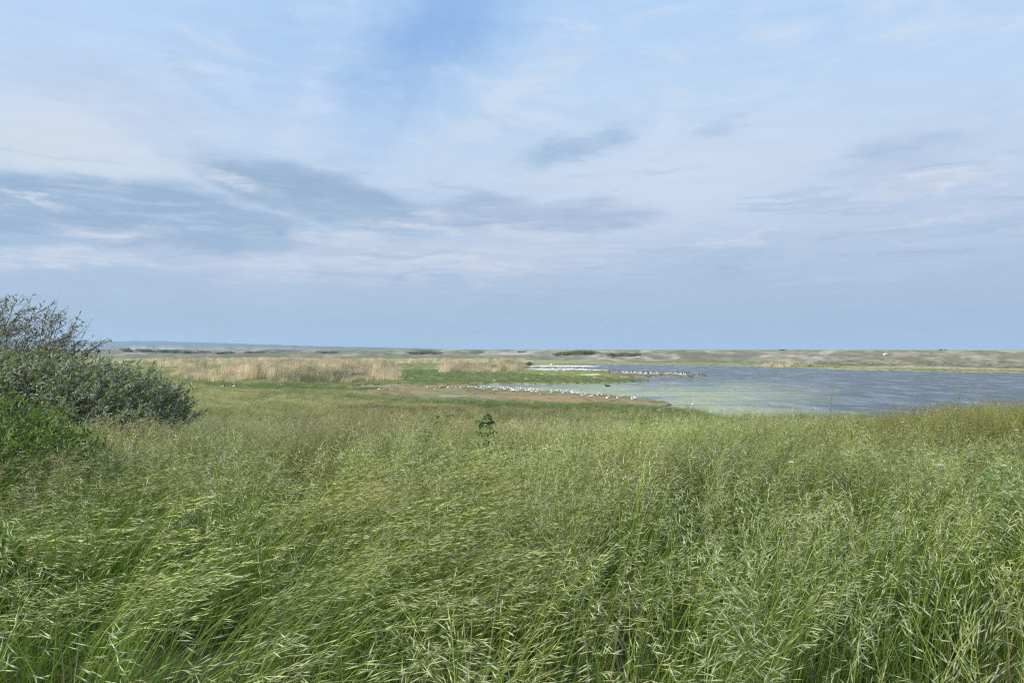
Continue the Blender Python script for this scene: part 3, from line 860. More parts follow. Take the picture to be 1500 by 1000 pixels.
# ---- short grass and sedge on the flats
def tuft(seed, n_, h0, spread, w0):
    r = np.random.default_rng(seed); mb = MB()
    for c_ in range(n_):
        a = r.uniform(0, 2 * pi); q = spread * math.sqrt(r.uniform())
        base = A3((q * cos(a), q * sin(a), -.02))
        az = r.normal(0, 1.4); d = A3((cos(az), sin(az), 0))
        L_ = h0 * r.uniform(.5, 1.1); bend = r.uniform(.1, .6)
        pts = [base + A3((0, 0, L_ * (t - .3 * bend * t * t))) + d * L_ * bend * t ** 1.8 for t in (0, .5, 1.0)]
        mb.ribbon(pts, [w0, w0 * .8, w0 * .15], nrm(np.cross(d, (0, 0, 1)) + r.normal(0, .4, 3)), 0)
    return mb.mesh('meadow_tuft', [M['meadow']])
mp = [tuft(500 + q, 46, 1.0, .34, .016) for q in range(6)]
r = np.random.default_rng(43)
xs, ys = [], []
for (dn, y0, y1) in ((5.0, 36, 70), (3.0, 70, 100), (1.6, 100, 150), (.5, 150, 215)):
    w = .78 * y1
    x, y = field(dn, -w, w, y0, y1, r)
    ok = np.abs(x) < .78 * y + 1
    xs.append(x[ok]); ys.append(y[ok])
x = np.concatenate(xs); y = np.concatenate(ys)
pmk = pond_mask(x, y)
P, Q = surv(x, y); Pw, Qw = warp(P, Q)
mud = pm(Pw, Qw, MUD, 4); sg = pm(Pw, Qw, SEDGE, 6) * (.4 + .6 * ss(520, 700, Pw)); gr = pm(Pw, Qw, GREEN, 6)
shl = np.max([pm(Pw, Qw, s_, 3) for s_ in SHELL], 0)
rd = np.max([pm(Pw, Qw, s_, 6) for s_ in (REED1, REED2)], 0)
ty = GZ * F / (toe(P) - 511.0)
ok = ((pmk < .25) | ((sg > .5) & (r.uniform(size=len(x)) < .3) & (pmk < .9))) & ((mud < .4) | (r.uniform(size=len(x)) < .30 * ss(.42, .62, fbm(x * .3, y * .12, 87)))) & (shl < .3) & (y < ty + 14) & (r.uniform(size=len(x)) > gr * .35)
x, y, sg, gr, mud, rd = x[ok], y[ok], sg[ok], gr[ok], mud[ok], rd[ok]
n = len(x)
hh = .20 + .12 * fbm(x * .2, y * .1, 81) + .10 * sg - .06 * gr - .13 * mud
P, Q = surv(x, y)
hh = hh + .22 * ss(588, 602, Q) * ss(620, 420, P)
hh = hh * r.uniform(.7, 1.3, n)
tint = ground_col(x, y) * r.uniform(.8, 1.4, n)[:, None] * A3((1.05, 1.06, 1.0))
rot = euler_from(np.abs(r.normal(.08, .08, n)), r.normal(0, .9, n), r.normal(0, .6, n))
scatter('meadow_grass', 'short green and straw-coloured grass and sedge of the marsh flats', np.stack([x, y, np.maximum(H(x, y), -.05)], 1),
        r.integers(0, 6, n), rot, np.stack([r.uniform(.8, 1.3, n)] * 2 + [hh], 1), tint, mp)

# ---- reed beds
def reed(seed):
    r = np.random.default_rng(seed); mb = MB()
    for c_ in range(34):
        base = A3((r.uniform(-.6, .6), r.uniform(-.6, .6), -.05))
        h = r.uniform(1.45, 2.15)
        ld = nrm(A3((.8 + r.normal(0, .5), r.normal(0, .5), 0))) * r.uniform(.05, .32)
        pts = [base + A3((0, 0, h * t)) + ld * t * t for t in (0, .4, .75, 1)]
        sd_ = nrm(A3((1, r.normal(0, .4), 0)))
        mb.ribbon(pts, [.022, .02, .017, .012], sd_, 0)
        tip = pts[-1]; pd = nrm(A3((.55, r.normal(0, .2), .55)))
        mb.lens(tip - A3((0, 0, .05)), pd, r.uniform(.16, .26), .028, 1)
        for s_ in range(2):
            t = r.uniform(.35, .9); p0 = base + A3((0, 0, h * t)) + ld * t * t
            d = nrm(A3((.8 + r.normal(0, .4), r.normal(0, .5), r.uniform(-.2, .5)))); L_ = r.uniform(.2, .42)
            mb.ribbon([p0, p0 + d * L_ * .6, p0 + d * L_ + A3((0, 0, -.1))], [.016, .018, .003], nrm(np.cross(d, (0, 1, .2))), 0)
    return mb.mesh('reed_clump', [M['reed'], M['plume']])
rp = [reed(600 + q) for q in range(6)]
r = np.random.default_rng(44)
def reedbed(name, label, poly, n_, hs, gaps=()):
    pa = A3(poly)
    lo, hi = pa.min(0), pa.max(0)
    # sample evenly on the ground between the two depths
    ya, yb = GZ * F / (hi[1] - 511), GZ * F / (lo[1] - 511)
    X, Y = [], []
    while len(X) < n_:
        y = math.sqrt(r.uniform(ya * ya, yb * yb)); px = r.uniform(lo[0], hi[0])
        x = (px - 750) / F * y
        P, Q = surv(A3([x]), A3([y])); P, Q = warp(P, Q); P = P + r.normal(0, 5, 1); Q = Q + r.normal(0, .35, 1)
        if sdf(P, Q, poly)[0] > 0: continue
        if any(sdf(P, Q, g_)[0] < 0 for g_ in gaps) : continue
        if fbm(A3([x * .11]), A3([y * .06]), 91)[0] < .36: continue
        if fbm(P / 46, Q / 3.4, 92)[0] < .44 - .1 * ss(430, 560, P)[0]: continue
        X.append(x); Y.append(y)
    X, Y = A3(X), A3(Y)
    nn = fbm(X * .16, Y * .09, 93)
    P, Q = surv(X, Y); P, Q = warp(P, Q)
    edge = ss(-2, 16, -sdf(P, Q, poly))
    hh = hs * (.42 + .72 * ss(.28, .68, nn)) * (.5 + .5 * edge) * r.uniform(.85, 1.15, n_)
    tint = (.82 + .42 * nn)[:, None] * np.ones((n_, 3)) * r.uniform(.85, 1.15, n_)[:, None]
    grn = (r.uniform(size=n_) < .12 + .3 * ss(.55, .7, fbm(X * .2, Y * .12, 95)))[:, None]
    tint = np.where(grn, tint * A3((.50, .62, .5)), tint)
    dk = (r.uniform(size=n_) < .65 * ss(370, 395, P) * ss(560, 470, P) * ss(552.5, 556, Q))[:, None]
    tint = np.where(dk, tint * A3((.42, .46, .40)), tint)
    scatter(name, label, np.stack([X, Y, H(X, Y)], 1), r.integers(0, 6, n_), euler_from(np.abs(r.normal(.04, .04, n_)), r.normal(0, .6, n_), r.normal(0, .5, n_)),
            np.stack([r.uniform(.9, 1.3, n_)] * 2 + [hh], 1), tint, rp)
reedbed('reed_bed', 'large tan reed bed left of the green field', REED1, 2500, .95, gaps=[[(500, 538), (560, 537), (575, 541), (520, 542)], [(285, 540), (345, 538), (366, 546), (300, 549)], [(225, 538), (262, 537), (290, 546), (240, 549)]])
reedbed('reed_bed', 'low pale reeds in a loose belt between the big reed bed and the far bank', REED5, 1100, .72)
reedbed('reed_bed', 'tan reed bed beside the white shell bars', REED2, 900, 1.0)
reedbed('reed_bed', 'thin strip of pale reeds far behind the green field', REED3, 560, .7)
reedbed('reed_bed', 'small tan reed patch on the far shore of the pond', REED4, 170, .75)

# ------------------------------------------------------------------ shrubs
def shrub(name, loc, label, cat, topf, x0, x1, dep, n_sprig, n_branch, seed, mats, leaf=(.05, .010), twig=.30, per=17, wind=(.75, 0, .65), bare=0.0, group=None, dead=0):
    """topf(x) = height of the outline above the base; x0..x1 its width, dep its depth"""
    r = np.random.default_rng(seed)
    root = empty(name, loc, label, cat, group)
    br = MB(); fo = MB()
    ends = []
    wv_ = A3(wind, float)
    tries = 0
    while len(ends) < n_sprig and tries < n_sprig * 30:
        tries += 1
        x = r.uniform(x0, x1); t = topf(x)
        if t < .12: continue
        s = r.uniform() ** .42
        ph = r.uniform(0, pi)
        yy = dep * r.uniform(-1, 1)
        h = t * math.sqrt(max(0, 1 - (yy / dep) ** 2 * .8)) * s * r.uniform(.9, 1.04)
        ends.append(A3((x, yy, max(h, .05))))
    cx = (x0 + x1) / 2
    hubs = [A3((x0 + (x1 - x0) * (q + .5) / 5 - .1, r.uniform(-.35, .35) * dep, -.1)) for q in range(5)]
    for q in range(n_branch):
        e = ends[r.integers(len(ends))]
        b0 = hubs[int(np.argmin([abs(h_[0] - e[0] + .45) for h_ in hubs]))] + A3((r.normal(0, .08), r.normal(0, .08), 0))
        mid = (b0 + e) * .5 + A3((-.12, r.normal(0, .12), .12)) * np.linalg.norm(e - b0)
        pts = [(1 - t) ** 2 * b0 + 2 * t * (1 - t) * mid + t * t * e for t in np.linspace(0, 1, 6)]
        r0 = r.uniform(.010, .026)
        br.tube(pts, np.linspace(r0, .004, 6), 5, 0)
    for e in ends:
        d = nrm(wv_ + A3((r.normal(0, .35), r.normal(0, .5), r.normal(0, .28))))
        L_ = twig * r.uniform(.6, 1.3)
        p0 = e - d * L_ * .6
        k_ = A3((.10, 0, .12)) * L_
        pts = [p0 + d * L_ * t + k_ * t * t for t in np.linspace(0, 1, 4)]
        br.tube(pts, [.004, .0035, .0025, .0012], 3, 0)
        if r.uniform() < bare * ss(.55, .9, e[2] / max(topf(e[0]), .1)): 
            for w_ in range(3):
                t = r.uniform(.3, .9); a_ = pts[0] + (pts[-1] - pts[0]) * t
                br.tube([a_, a_ + nrm(d + r.normal(0, .45, 3)) * L_ * .5], [.002, .001], 3, 0)
            nl = int(per * .25)
        else:
            nl = int(per * r.uniform(.7, 1.2))
        sz = r.uniform(.8, 1.2)
        for l_ in range(nl):
            t = r.uniform(.1, 1.0)
            p = p0 + d * L_ * t + k_ * t * t
            dd = nrm(d * .8 + r.normal(0, .55, 3))
            fo.leaf(p, dd, nrm(A3((-.3, -.2, .8)) + r.normal(0, .5, 3)), leaf[0] * sz * r.uniform(.7, 1.25), leaf[1] * sz * r.uniform(.8, 1.2), 0)
    for q in range(dead):
        x = r.uniform(x0, x1); b0 = A3((x, -dep * .9, 0.0))
        pts = [b0 + A3((.25 * t * r.uniform(.5, 1.5), -.05 * t, r.uniform(.9, 1.2) * t)) + r.normal(0, .03, 3) for t in np.linspace(0, 1, 6)]
        br.tube(pts, np.linspace(.011, .004, 6), 4, 1)
    link('branches', br.mesh('branches', [M['bark'], M['palewood']]), root)
    link('foliage', fo.mesh('foliage', [M[mats]]), root)
    return root

def hh_(x, y):
    return float(H(A3([x]), A3([y]), A3([0.]))[0])
def prof(xs, hs):
    return lambda x: float(np.interp(x, xs, hs))

# leafy front buckthorn and the taller, barer one behind it
YB = 12.6
sx = YB / F
bx = (110 - 750) * sx
zb = hh_(bx, YB)
def top_px(pxs, pys, y, cx, zb):
    return prof([(p - 750) / F * y - cx for p in pxs], [ZE - (q - 511) / F * y - zb for q in pys])
shrub('sea_buckthorn', (bx, YB, zb), 'dense silver-green sea buckthorn bush, the low leafy one sloping down to the right', 'bush',
      top_px([-160, -60, 0, 60, 120, 150, 180, 210, 240, 262, 286], [522, 520, 516, 518, 522, 524, 532, 545, 558, 576, 602], YB, bx, zb),
      (-150 - 750) * sx - bx, (258 - 750) * sx - bx, 1.25, 2600, 150, 11, 'buckthorn', (.088, .024), .30, 18, (.72, 0, .6), .05, 'sea buckthorn bushes', dead=5)
YC = 13.9
sx = YC / F
cx_ = (20 - 750) * sx
zc = hh_(cx_, YC)
shrub('sea_buckthorn', (cx_, YC, zc), 'taller wind-swept sea buckthorn with bare twigs against the sky at the left edge', 'bush',
      top_px([-200, -120, -40, 0, 30, 50, 70, 90, 110, 128, 140], [470, 452, 442, 438, 432, 436, 452, 460, 470, 472, 520], YC, cx_, zc),
      (-190 - 750) * sx - cx_, (122 - 750) * sx - cx_, 1.1, 1900, 170, 12, 'dullleaf', (.080, .020), .42, 15, (.78, 0, .62), .55, 'sea buckthorn bushes')
# bright leafy shrub at the left margin
YD = 7.4
sx = YD / F
dx_ = (-10 - 750) * sx
zd = hh_(dx_, YD)
shrub('bramble', (dx_, YD, zd), 'bright green bramble bush among the grass below the buckthorn', 'bush',
      top_px([-220, -120, -20, 20, 50, 80, 112], [584, 578, 574, 580, 594, 620, 662], YD, dx_, zd),
      (-210 - 750) * sx - dx_, (108 - 750) * sx - dx_, 1.1, 1150, 80, 13, 'fresh', (.042, .022), .22, 12, (.3, -.1, .8))
YD = 3.9
sx = YD / F
dx_ = (-20 - 750) * sx
zd = hh_(dx_, YD)
shrub('bramble', (dx_, YD, zd), 'small yellow-green leafy bramble at the left edge in the swept grass', 'bush',
      top_px([-90, -50, -10, 20, 40], [772, 768, 770, 782, 815], YD, dx_, zd),
      (-85 - 750) * sx - dx_, (38 - 750) * sx - dx_, .25, 120, 18, 14, 'fresh', (.040, .022), .16, 10, (.3, -.1, .7))

# ------------------------------------------------------------------ leafy plants standing in the grass
def leafy_plant(seed, h, pairs, L_, w, mat, droop=.35, side=3):
    r = np.random.default_rng(seed)
    st = MB(); fo = MB()
    bend = A3((r.uniform(.0, .12), r.normal(0, .04), 0))
    P_ = lambda t: A3((0, 0, h * t)) + bend * h * t * t
    st.tube([P_(t) for t in np.linspace(0, 1, 7)], np.linspace(.008, .003, 7), 5)
    for q in range(pairs):
        t = .35 + .65 * (q + .5) / pairs
        a0 = q * pi / 2 + r.normal(0, .3)
        for s_ in (0, pi):
            a = a0 + s_
            d = A3((cos(a), sin(a), .35))
            ll = L_ * (1.15 - .55 * abs(t - .7)) * r.uniform(.8, 1.15)
            p0 = P_(t); p1 = p0 + nrm(d) * ll * .8
            st.tube([p0, p1], [.0025, .0015], 3)
            for l_ in range(side):
                f_ = (l_ + 1) / side
                pb = p0 + (p1 - p0) * f_
                for sg_ in ((-1, 1) if l_ < side - 1 else (0,)):
                    da = nrm(A3((cos(a + sg_ * 1.05), sin(a + sg_ * 1.05), .1 - droop * .8)))
                    fo.leaf(pb, da, nrm(A3((0, 0, 1)) + r.normal(0, .2, 3)), ll * .8, w * ll / L_, 0, .18, droop)
    for l_ in range(5):
        a = r.uniform(0, 2 * pi)
        fo.leaf(P_(1.0), nrm(A3((cos(a), sin(a), .5))), A3((0, 0, 1)), L_ * .55, w * .7, 0, .2, .25)
    return st.mesh('stem', [M['greenstem']]), fo.mesh('foliage', [M[mat]])
def put_plant(name, label, cat, px, y, meshes, s=1.0, rz=0., group=None, dz=0.):
    x = (px - 750) / F * y
    e = empty(name, (x, y, hh_(x, y) + dz), label, cat, group, rz)
    e.scale = (s, s, s)
    link('stem', meshes[0], e); link('foliage', meshes[1], e)
    return e
elder = leafy_plant(21, 1.0, 10, .105, .066, 'dark_leaf', .5)
put_plant('elder_sapling', 'upright dark green sapling with drooping leaves, alone in mid-meadow', 'plant', 703, 9.2, elder, .97)
low = leafy_plant(22, 1.0, 5, .17, .10, 'dark_leaf', .2)
put_plant('elder_sapling', 'wide low green sapling at the crest of the bank, left of the tall sapling', 'plant', 645, 14.2, low, 1.0, .4)
put_plant('elder_sapling', 'smallest green sapling at the crest, left of the wide low one', 'plant', 613, 14.6, low, .88, 1.7)
net = leafy_plant(23, .62, 8, .07, .04, 'dark_leaf', .2, side=2)
for (px, y, s, rz, lb) in ((1313, 6.4, 1.0, .2, 'dark nettle clump in the grass below the water at right'),
                           (1262, 8.1, .95, 1.1, 'small dark nettle behind the red-headed grass'),
                           (1478, 5.2, 1.05, 2.0, 'broad dark nettle near the right edge of the meadow'),
                           (1104, 5.1, .85, .7, 'leafy nettle deep among the pale grass heads below the algae water'),
                           (996, 4.6, .9, 2.4, 'dark nettle among the stems low in the middle meadow'),
                           (830, 7.0, .92, 3.0, 'small nettle right of the dark sapling'),
                           (628, 9.0, 1.1, 4.0, 'small nettle left of the dark sapling'),
                           (1036, 3.4, .72, 5.0, 'bright-edged nettle near the bottom of the right meadow')):
    put_plant('nettle', lb, 'plant', px, y, net, s * 1.16, rz, 'nettles in the meadow')

# tall dry stalks
def stalk(seed, h):
    r = np.random.default_rng(seed); st = MB(); heads = []
    P_ = lambda t: A3((.06 * t * t, .02 * sin(5 * t), h * t))
    st.tube([P_(t) for t in np.linspace(0, 1, 8)], np.linspace(.004, .0018, 8), 5)
    for q in range(8):
        t = r.uniform(.66, 1.0); a = r.uniform(0, 2 * pi); d = nrm(A3((cos(a), sin(a), 1.4)))
        p1 = P_(t) + d * r.uniform(.02, .06)
        st.tube([P_(t), p1], [.0014, .001], 3)
        hd = MB(); hd.lens(p1 - d * .004, d, .032, .009, 0)
        heads.append(hd.mesh('seed_head', [M['palewood']]))
    return st.mesh('stem', [M['greenstem']]), heads
stk = stalk(31, 1.0)
for (px, y, s, lb) in ((416, 13.2, 1.32, 'thin dry stalk rising above the grass in front of the big reed bed'), (1212, 12.4, 1.42, 'tall thin dry stalk standing against the pond water'),
                       (1396, 8.6, 1.3, 'dry stalk above the reddish grass on the right ridge'), (556, 14, 1.2, 'short dry stalk at the crest left of the saplings')):
    x = (px - 750) / F * y
    e = empty('dry_stalk', (x, y, hh_(x, y)), lb, 'plant', 'dry stalks')
    e.scale = (s, s, s)
    link('stem', stk[0], e)
    for hm in stk[1]: link('seed_head', hm, e)

# white flowers
def flower():
    st = MB(); pt = MB(); r = np.random.default_rng(5)
    st.tube([A3((0, 0, 0)), A3((.01, 0, .35)), A3((.03, 0, .7))], [.003, .0025, .002], 4)
    c = A3((.03, 0, .7))
    for q in range(6):
        a = q * pi / 3
        pt.leaf(c, A3((cos(a), sin(a) , .45)), A3((0, 0, 1)), .020, .016, 0, .1, .1)
    return st.mesh('stem', [M['greenstem']]), pt.mesh('petals', [M['petal']])
fl_ = flower()
for (px, y, s, lb) in ((1150, 5.0, 1.02, 'white flower in the meadow below the algae water, brightest of the flowers'), (1316, 8.2, 1.05, 'white flower near the reddish grass at right'),
                       (1369, 4.9, 1.0, 'white flower below the dark nettle clump at right'), (791, 5.9, 1.0, 'white flower beside the nettle right of the sapling'),
                       (1482, 6.8, 1.05, 'white flower at the right edge of the meadow'), (1462, 5.0, .98, 'white flower close to the broad nettle at right')):
    x = (px - 750) / F * y
    e = empty('white_flower', (x, y, hh_(x, y)), lb, 'flower', 'white flowers in the meadow')
    e.scale = (s * 1.2, s * 1.2, s * 1.2)
    link('stem', fl_[0], e); link('petals', fl_[1], e)

# ------------------------------------------------------------------ scrub on the far bank
def scrub_mesh(seed):
    r = np.random.default_rng(seed); mb = MB(); st = MB()
    lobes = [(A3((r.uniform(-.95, .95), r.uniform(-.6, .6), r.uniform(.05, .5))), r.uniform(.16, .42)) for q in range(13)]
    for q in range(1300):
        c, rr_ = lobes[r.integers(len(lobes))]
        d = nrm(r.normal(size=3)); p = c + d * rr_ * r.uniform(.6, 1.05) * A3((1, .9, .75))
        if p[2] < 0: continue
        mb.leaf(p, nrm(d + r.normal(0, .6, 3)), nrm(r.normal(size=3)), .12, .07, 0)
    for c, rr_ in lobes:
        st.tube([A3((0, 0, -.1)), c * .9], [.035, .012], 4)
    return st.mesh('branches', [M['bark']]), mb.mesh('foliage', [M['scrub']])
scr = [scrub_mesh(700 + q) for q in range(4)]
def bank_pt(px, py):
    """first ground met along the sight line, so that the scrub stands on the bank"""
    yy = np.linspace(90, 520, 1500); xx = (px - 750) / F * yy
    zz = H(xx, yy, np.zeros(len(yy)))
    los = ZE - (py - 511) / F * yy
    hit = np.nonzero(zz >= los)[0]
    i = hit[0] if len(hit) else len(yy) - 1
    if not len(hit):
        i = int(np.argmax(zz / yy * 0 + (zz - los)))
    return xx[i], yy[i], zz[i]
SC = [(604, 518, 9, 1.4, 'dark round scrub bush behind the reeds, left of a pair'), (622, 518.5, 13, 1.9, 'widest dark scrub bush behind the pale reed strip'), (640, 518, 8, 1.2, 'small dark scrub bush at the right end above the reed strip'),
      (836, 519.5, 17, 2.1, 'long dark scrub on the bank between two pale sand tracks'), (858, 518.5, 14, 1.9, 'dark scrub right of the long scrub on the bank'), (818, 520.5, 10, 1.3, 'low dark scrub beside the left sand track'),
      (905, 521.5, 15, 2.0, 'dark scrub on the bank above the shell bars, right of the sand tracks'), (930, 521, 12, 1.5, 'smaller scrub at the right of the sand-track scrubs'),
      (212, 515.5, 16, 2.4, 'dark scrub on the skyline in front of the blue hills'), (246, 516, 18, 2.2, 'flat dark scrub below the pale cliffs'), (285, 517, 18, 2.0, 'low dark scrub right of the cliffs'), (330, 518, 16, 1.8, 'low scrub above the big reed bed'),
      (186, 515, 14, 2.8, 'dark scrub close behind the buckthorn tip'), (478, 517, 14, 1.4, 'small scrub on the skyline above the middle of the big reed bed'), (372, 517, 12, 1.5, 'scrub on the shingle left of the skyline hummock'),
      (776, 534.5, 7, 1.3, 'green scrub between the reed bed and the shell bars'), (1186, 537.0, 5, .7, 'green shrub at the end of the small reed patch'), (765, 516, 6, .8, 'tiny scrub on the pale shingle slope'),
      (1380, 513, 6, .5, 'tiny scrub on the shingle crest at right'), (1146, 513, 5, .5, 'tiny scrub on the shingle crest above the small reed patch')]
for q, (px, py, hw, hgt, lb) in enumerate(SC):
    x, y, z = bank_pt(px, py)
    e = empty('scrub_bush', (x, y, z), lb, 'bush', 'dark scrub on the far bank', q * 1.3 if hw < 8 else (q % 3 - 1) * .25)
    w = hw / F * y
    e.scale = (w, w * .6 + .3, hgt)
    a = scr[q % 4]
    link('branches', a[0], e); link('foliage', a[1], e)
# pale boulder on the bank
r = np.random.default_rng(3)
def boulder():
    import bmesh
    bm = bmesh.new(); bmesh.ops.create_icosphere(bm, subdivisions=3, radius=1)
    for v in bm.verts:
        p = v.co
        f_ = 1 + .16 * sin(3 * p.x + 1) * cos(2.3 * p.y) + .12 * sin(5 * p.z + 2 * p.x)
        v.co = (p.x * 1.3 * f_, p.y * .9 * f_, max(p.z, -.35) * .75 * f_)
    me = bpy.data.meshes.new('boulder'); bm.to_mesh(me); bm.free(); me.materials.append(M['boulder'])
    return me
bme = boulder()
for (px, py, s, lb) in ((1297, 520, .6, 'white boulder high on the shingle bank across the pond'), (1039, 516, .4, 'small white boulder on the bank, the smaller of two')):
    x, y, z = bank_pt(px, py)
    o_ = tag(link('boulder', bme, None, (x, y, z + .2 * s)), lb, 'boulder', 'white boulders on the bank'); o_.scale = (s, s, s)

# ------------------------------------------------------------------ birds
def ring_loft(mb, rings, k, matf):
    """rings: (centre, ry, rz, axis x along body) -> closed lofted skin"""
    v = []; f = []; mt = []
    for (c, ry, rz_, tilt) in rings:
        for j in range(k):
            t = 2 * pi * j / k
            v.append(A3(c) + A3((-sin(tilt) * rz_ * sin(t), ry * cos(t), cos(tilt) * rz_ * sin(t))))
    n = len(rings)
    for i in range(n - 1):
        for j in range(k):
            f.append((i * k + j, (i + 1) * k + j, (i + 1) * k + (j + 1) % k, i * k + (j + 1) % k)); mt.append(matf(i, (j + .5) / k))
    f.append(tuple(range(k))); mt.append(matf(0, .5)); f.append(tuple((n - 1) * k + j for j in range(k))[::-1]); mt.append(matf(n - 1, .5))
    base = mb.n
    mb.v.extend(v); mb.f.extend(tuple(q + base for q in g_) for g_ in f); mb.m.extend(mt); mb.n += len(v)

def bird(kind):
    mb = MB()
    if kind == 'gull':        # 0.38 m long, white with a grey back
        L = [((-.20, 0, .175), .006, .006, 0), ((-.15, 0, .17), .022, .014, .05), ((-.09, 0, .165), .045, .04, .1), ((-.01, 0, .16), .062, .062, .1), ((.06, 0, .165), .060, .066, .25),
             ((.11, 0, .19), .042, .05, .7), ((.125, 0, .235), .030, .032, 1.0), ((.14, 0, .265), .033, .034, .6), ((.165, 0, .272), .028, .026, .1), ((.185, 0, .268), .010, .010, 0), ((.215, 0, .262), .003, .004, 0)]
        mf = lambda i, t: 4 if i >= 9 else (1 if (.1 < t < .4 and 1 <= i <= 3) else (2 if i == 0 else 0))
        leg, legh = .04, .11
    elif kind == 'cormorant':  # upright black bird
        L = [((-.34, 0, .10), .02, .008, -.4), ((-.24, 0, .18), .05, .03, -.6), ((-.12, 0, .28), .09, .09, -.7), ((.0, 0, .40), .105, .11, -.8), ((.08, 0, .52), .075, .085, -1.0), ((.12, 0, .62), .04, .04, -1.2),
             ((.13, 0, .70), .03, .032, -1.3), ((.15, 0, .78), .034, .036, -.9), ((.19, 0, .80), .03, .028, -.2), ((.22, 0, .795), .012, .012, 0), ((.28, 0, .785), .005, .006, 0)]
        mf = lambda i, t: 4 if i >= 9 else 2
        leg, legh = .05, .22
    elif kind == 'duck':      # floating dark duck
        L = [((-.26, 0, .10), .012, .006, .2), ((-.19, 0, .07), .06, .03, .2), ((-.10, 0, .05), .10, .07, .05), ((.02, 0, .04), .115, .085, 0), ((.12, 0, .05), .09, .08, 0), ((.18, 0, .09), .045, .05, .8),
             ((.195, 0, .15), .032, .034, 1.1), ((.21, 0, .20), .04, .042, .7), ((.245, 0, .21), .034, .032, .1), ((.275, 0, .20), .018, .014, 0), ((.315, 0, .19), .014, .006, 0)]
        mf = lambda i, t: 4 if i >= 9 else 2
        leg, legh = 0, 0
    else:                     # shelduck: white with a black head and chestnut breast
        L = [((-.28, 0, .30), .015, .010, .1), ((-.20, 0, .30), .06, .035, .1), ((-.10, 0, .29), .10, .075, .1), ((.02, 0, .28), .115, .10, .05), ((.12, 0, .30), .095, .095, .3), ((.18, 0, .36), .05, .058, .9),
             ((.20, 0, .44), .036, .038, 1.2), ((.215, 0, .51), .045, .046, .7), ((.25, 0, .525), .040, .036, .1), ((.285, 0, .512), .020, .016, 0), ((.33, 0, .505), .018, .007, 0)]
        mf = lambda i, t: 5 if i >= 9 else (2 if i >= 5 else (3 if i == 4 else (2 if (i == 0 or (.12 < t < .38 and i in (1, 2))) else 0)))
        leg, legh = .05, .21
    ring_loft(mb, L, 8, mf)
    if legh:
        for s in (-1, 1):
            mb.tube([A3((.0, s * leg * .8, legh + .02)), A3((-.01, s * leg, .05)), A3((.0, s * leg, 0.0)), A3((.05, s * leg, .0))], [.008, .006, .006, .005], 4, 5 if kind == 'shelduck' else 4)
    return mb.mesh(kind, [M['white'], M['grey'], M['black'], M['chestnut'], M['black'], M['redbill']], smooth=True)
B = {q: bird(q) for q in ('gull', 'cormorant', 'duck', 'shelduck')}
r = np.random.default_rng(77)
def put_bird(kind, name, px, py, label, group=None, rz=None, s=1.0, water=False, cat='bird'):
    x, y = gnd(px, py)
    z = 0.0 if water else max(float(H(A3([x]), A3([y]))[0]), 0.0)
    o_ = link(name, B[kind], None, (x, y, z - (.01 if water else 0)))
    o_.rotation_euler = (0, 0, r.uniform(0, 2 * pi) if rz is None else rz)
    s = s * r.uniform(.92, 1.1)
    o_.scale = (s, s, s)
    tag(o_, label, cat, group)
    return o_
FL = 'white gull in the dense flock along the brown mud spit'
FG = 'white gulls flocking along the mud spit'
px_c = [(655, 566.5, 8), (690, 567, 10), (712, 567.5, 13), (738, 568, 18), (760, 569.2, 20), (790, 570.6, 16), (820, 573.0, 16), (846, 574.6, 12), (875, 577.5, 7), (905, 580.5, 4)]
for (cx0, cy0, n_) in px_c:
    for q in range(int(n_ * 1.35)):
        px = cx0 + r.normal(0, 13); py = cy0 + (px - cx0) * .045 + abs(r.normal(0, 2.4)) + .6
        put_bird('gull', 'gull', px, py, FL, FG, s=.84)
for (px, py, lb) in ((555, 572.5, 'lone white gull on the far left of the brown mud'), (571.5, 574, 'lone white gull on the left mud, second from its left end'), (637, 573, 'single white gull on the mud well left of the flock'),
                     (926, 587, 'white gull below the flock near the tip of the mud spit, left of a pair'), (930.5, 585.8, 'white gull near the tip of the mud spit, right of a pair'), (771, 557.5, 'white gull on the green islet above the flock'),
                     (724, 559.5, 'white gull standing at the green edge of the channel'), (871, 554.8, 'white gull on the grass right of the green islet')):
    put_bird('gull', 'gull', px, py, lb, 'single white gulls', s=1.1)
put_bird('gull', 'gull', 1014, 590.5, 'white gull swimming beyond the tip of the mud spit', 'single white gulls', water=True).location.z -= .1
put_bird('duck', 'duck', 890, 564.5, 'dark duck swimming in the channel between mud and islet', None, 2.8, 1.55, True)
put_bird('duck', 'duck', 1026.5, 549.2, 'dark duck swimming off the far spit, the nearer of two', 'ducks off the far spit', .2, 1.5, True)
put_bird('duck', 'duck', 1032, 549.4, 'dark duck swimming off the far spit, the farther right of two', 'ducks off the far spit', .1, 1.2, True)
put_bird('shelduck', 'shelduck', 326.5, 569.5, 'black-headed white shelduck in the grass, the one nearer the bush', 'pair of shelducks', .3, .95)
put_bird('shelduck', 'shelduck', 343.5, 569.8, 'black-headed white shelduck in the grass, farther from the bush', 'pair of shelducks', .1, 1.0)
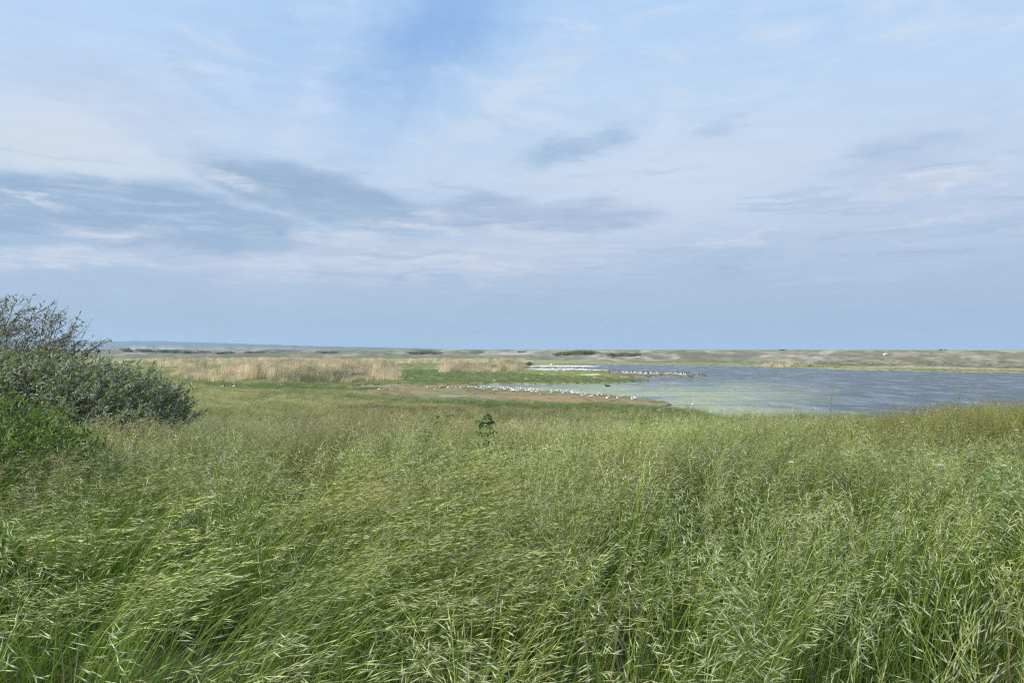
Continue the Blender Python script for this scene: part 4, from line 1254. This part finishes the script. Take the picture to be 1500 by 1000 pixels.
# dark birds and gulls resting on the far spit
DS = 'dark cormorant resting with others on the far white spit'
for q in range(30):
    px = np.clip(r.normal(948, 36), 893, 1024); py = 545.9 + (px - 893) * .027 + abs(r.normal(0, .9))
    put_bird('cormorant', 'cormorant', px, py, DS, 'cormorants on the far spit', s=.74)
GS = 'white gull resting among cormorants on the far white spit'
for q in range(46):
    px = r.uniform(893, 1012); py = 545.4 + (px - 893) * .027 + abs(r.normal(0, .7))
    put_bird('gull', 'gull', px, py, GS, 'gulls on the far spit', s=1.15)
DB = 'dark cormorant standing on the white shell bar by the reeds'
for px in (815.5, 820, 824.5, 831, 836, 841, 846, 851, 857, 859):
    put_bird('cormorant', 'cormorant', px + r.normal(0, .6), 541.6 + r.normal(0, .3), DB, 'cormorants on the shell bar', s=.8)
GB = 'white gull on the grassy strip below the shell bar'
for q in range(26):
    px = r.uniform(800, 882); put_bird('gull', 'gull', px, 543.8 + r.normal(0, .5), GB, 'gulls below the shell bar', s=1.15)
GB2 = 'white gull resting on the pale shell bar itself'
for q in range(22):
    px = r.uniform(768, 860); put_bird('gull', 'gull', px, 540.6 + r.normal(0, .6), GB2, 'gulls on the shell bar', s=1.15)
put_bird('gull', 'gull', 807, 536.0, 'largest white gull, alone on the farthest shell bar', 'single white gulls', s=2.0)

# ------------------------------------------------------------------ air
m, k, o = material('haze')
pv = k.new('ShaderNodeVolumePrincipled')
pv.inputs['Color'].default_value = (.58, .78, 1.0, 1)
pv.inputs['Density'].default_value = 2.7e-4
pv.inputs['Anisotropy'].default_value = .2
k.L.new(pv.outputs[0], o.inputs['Volume'])
x0, x1, y0, y1, z0, z1 = -4700, 4700, -4700, 4700, -9, 46
v = [(x0, y0, z0), (x1, y0, z0), (x1, y1, z0), (x0, y1, z0), (x0, y0, z1), (x1, y0, z1), (x1, y1, z1), (x0, y1, z1)]
tag(link('haze', raw_mesh('haze', v, [(0, 3, 2, 1), (4, 5, 6, 7), (0, 1, 5, 4), (1, 2, 6, 5), (2, 3, 7, 6), (3, 0, 4, 7)], m)), 'thin bluish air over the marsh', kind='stuff')
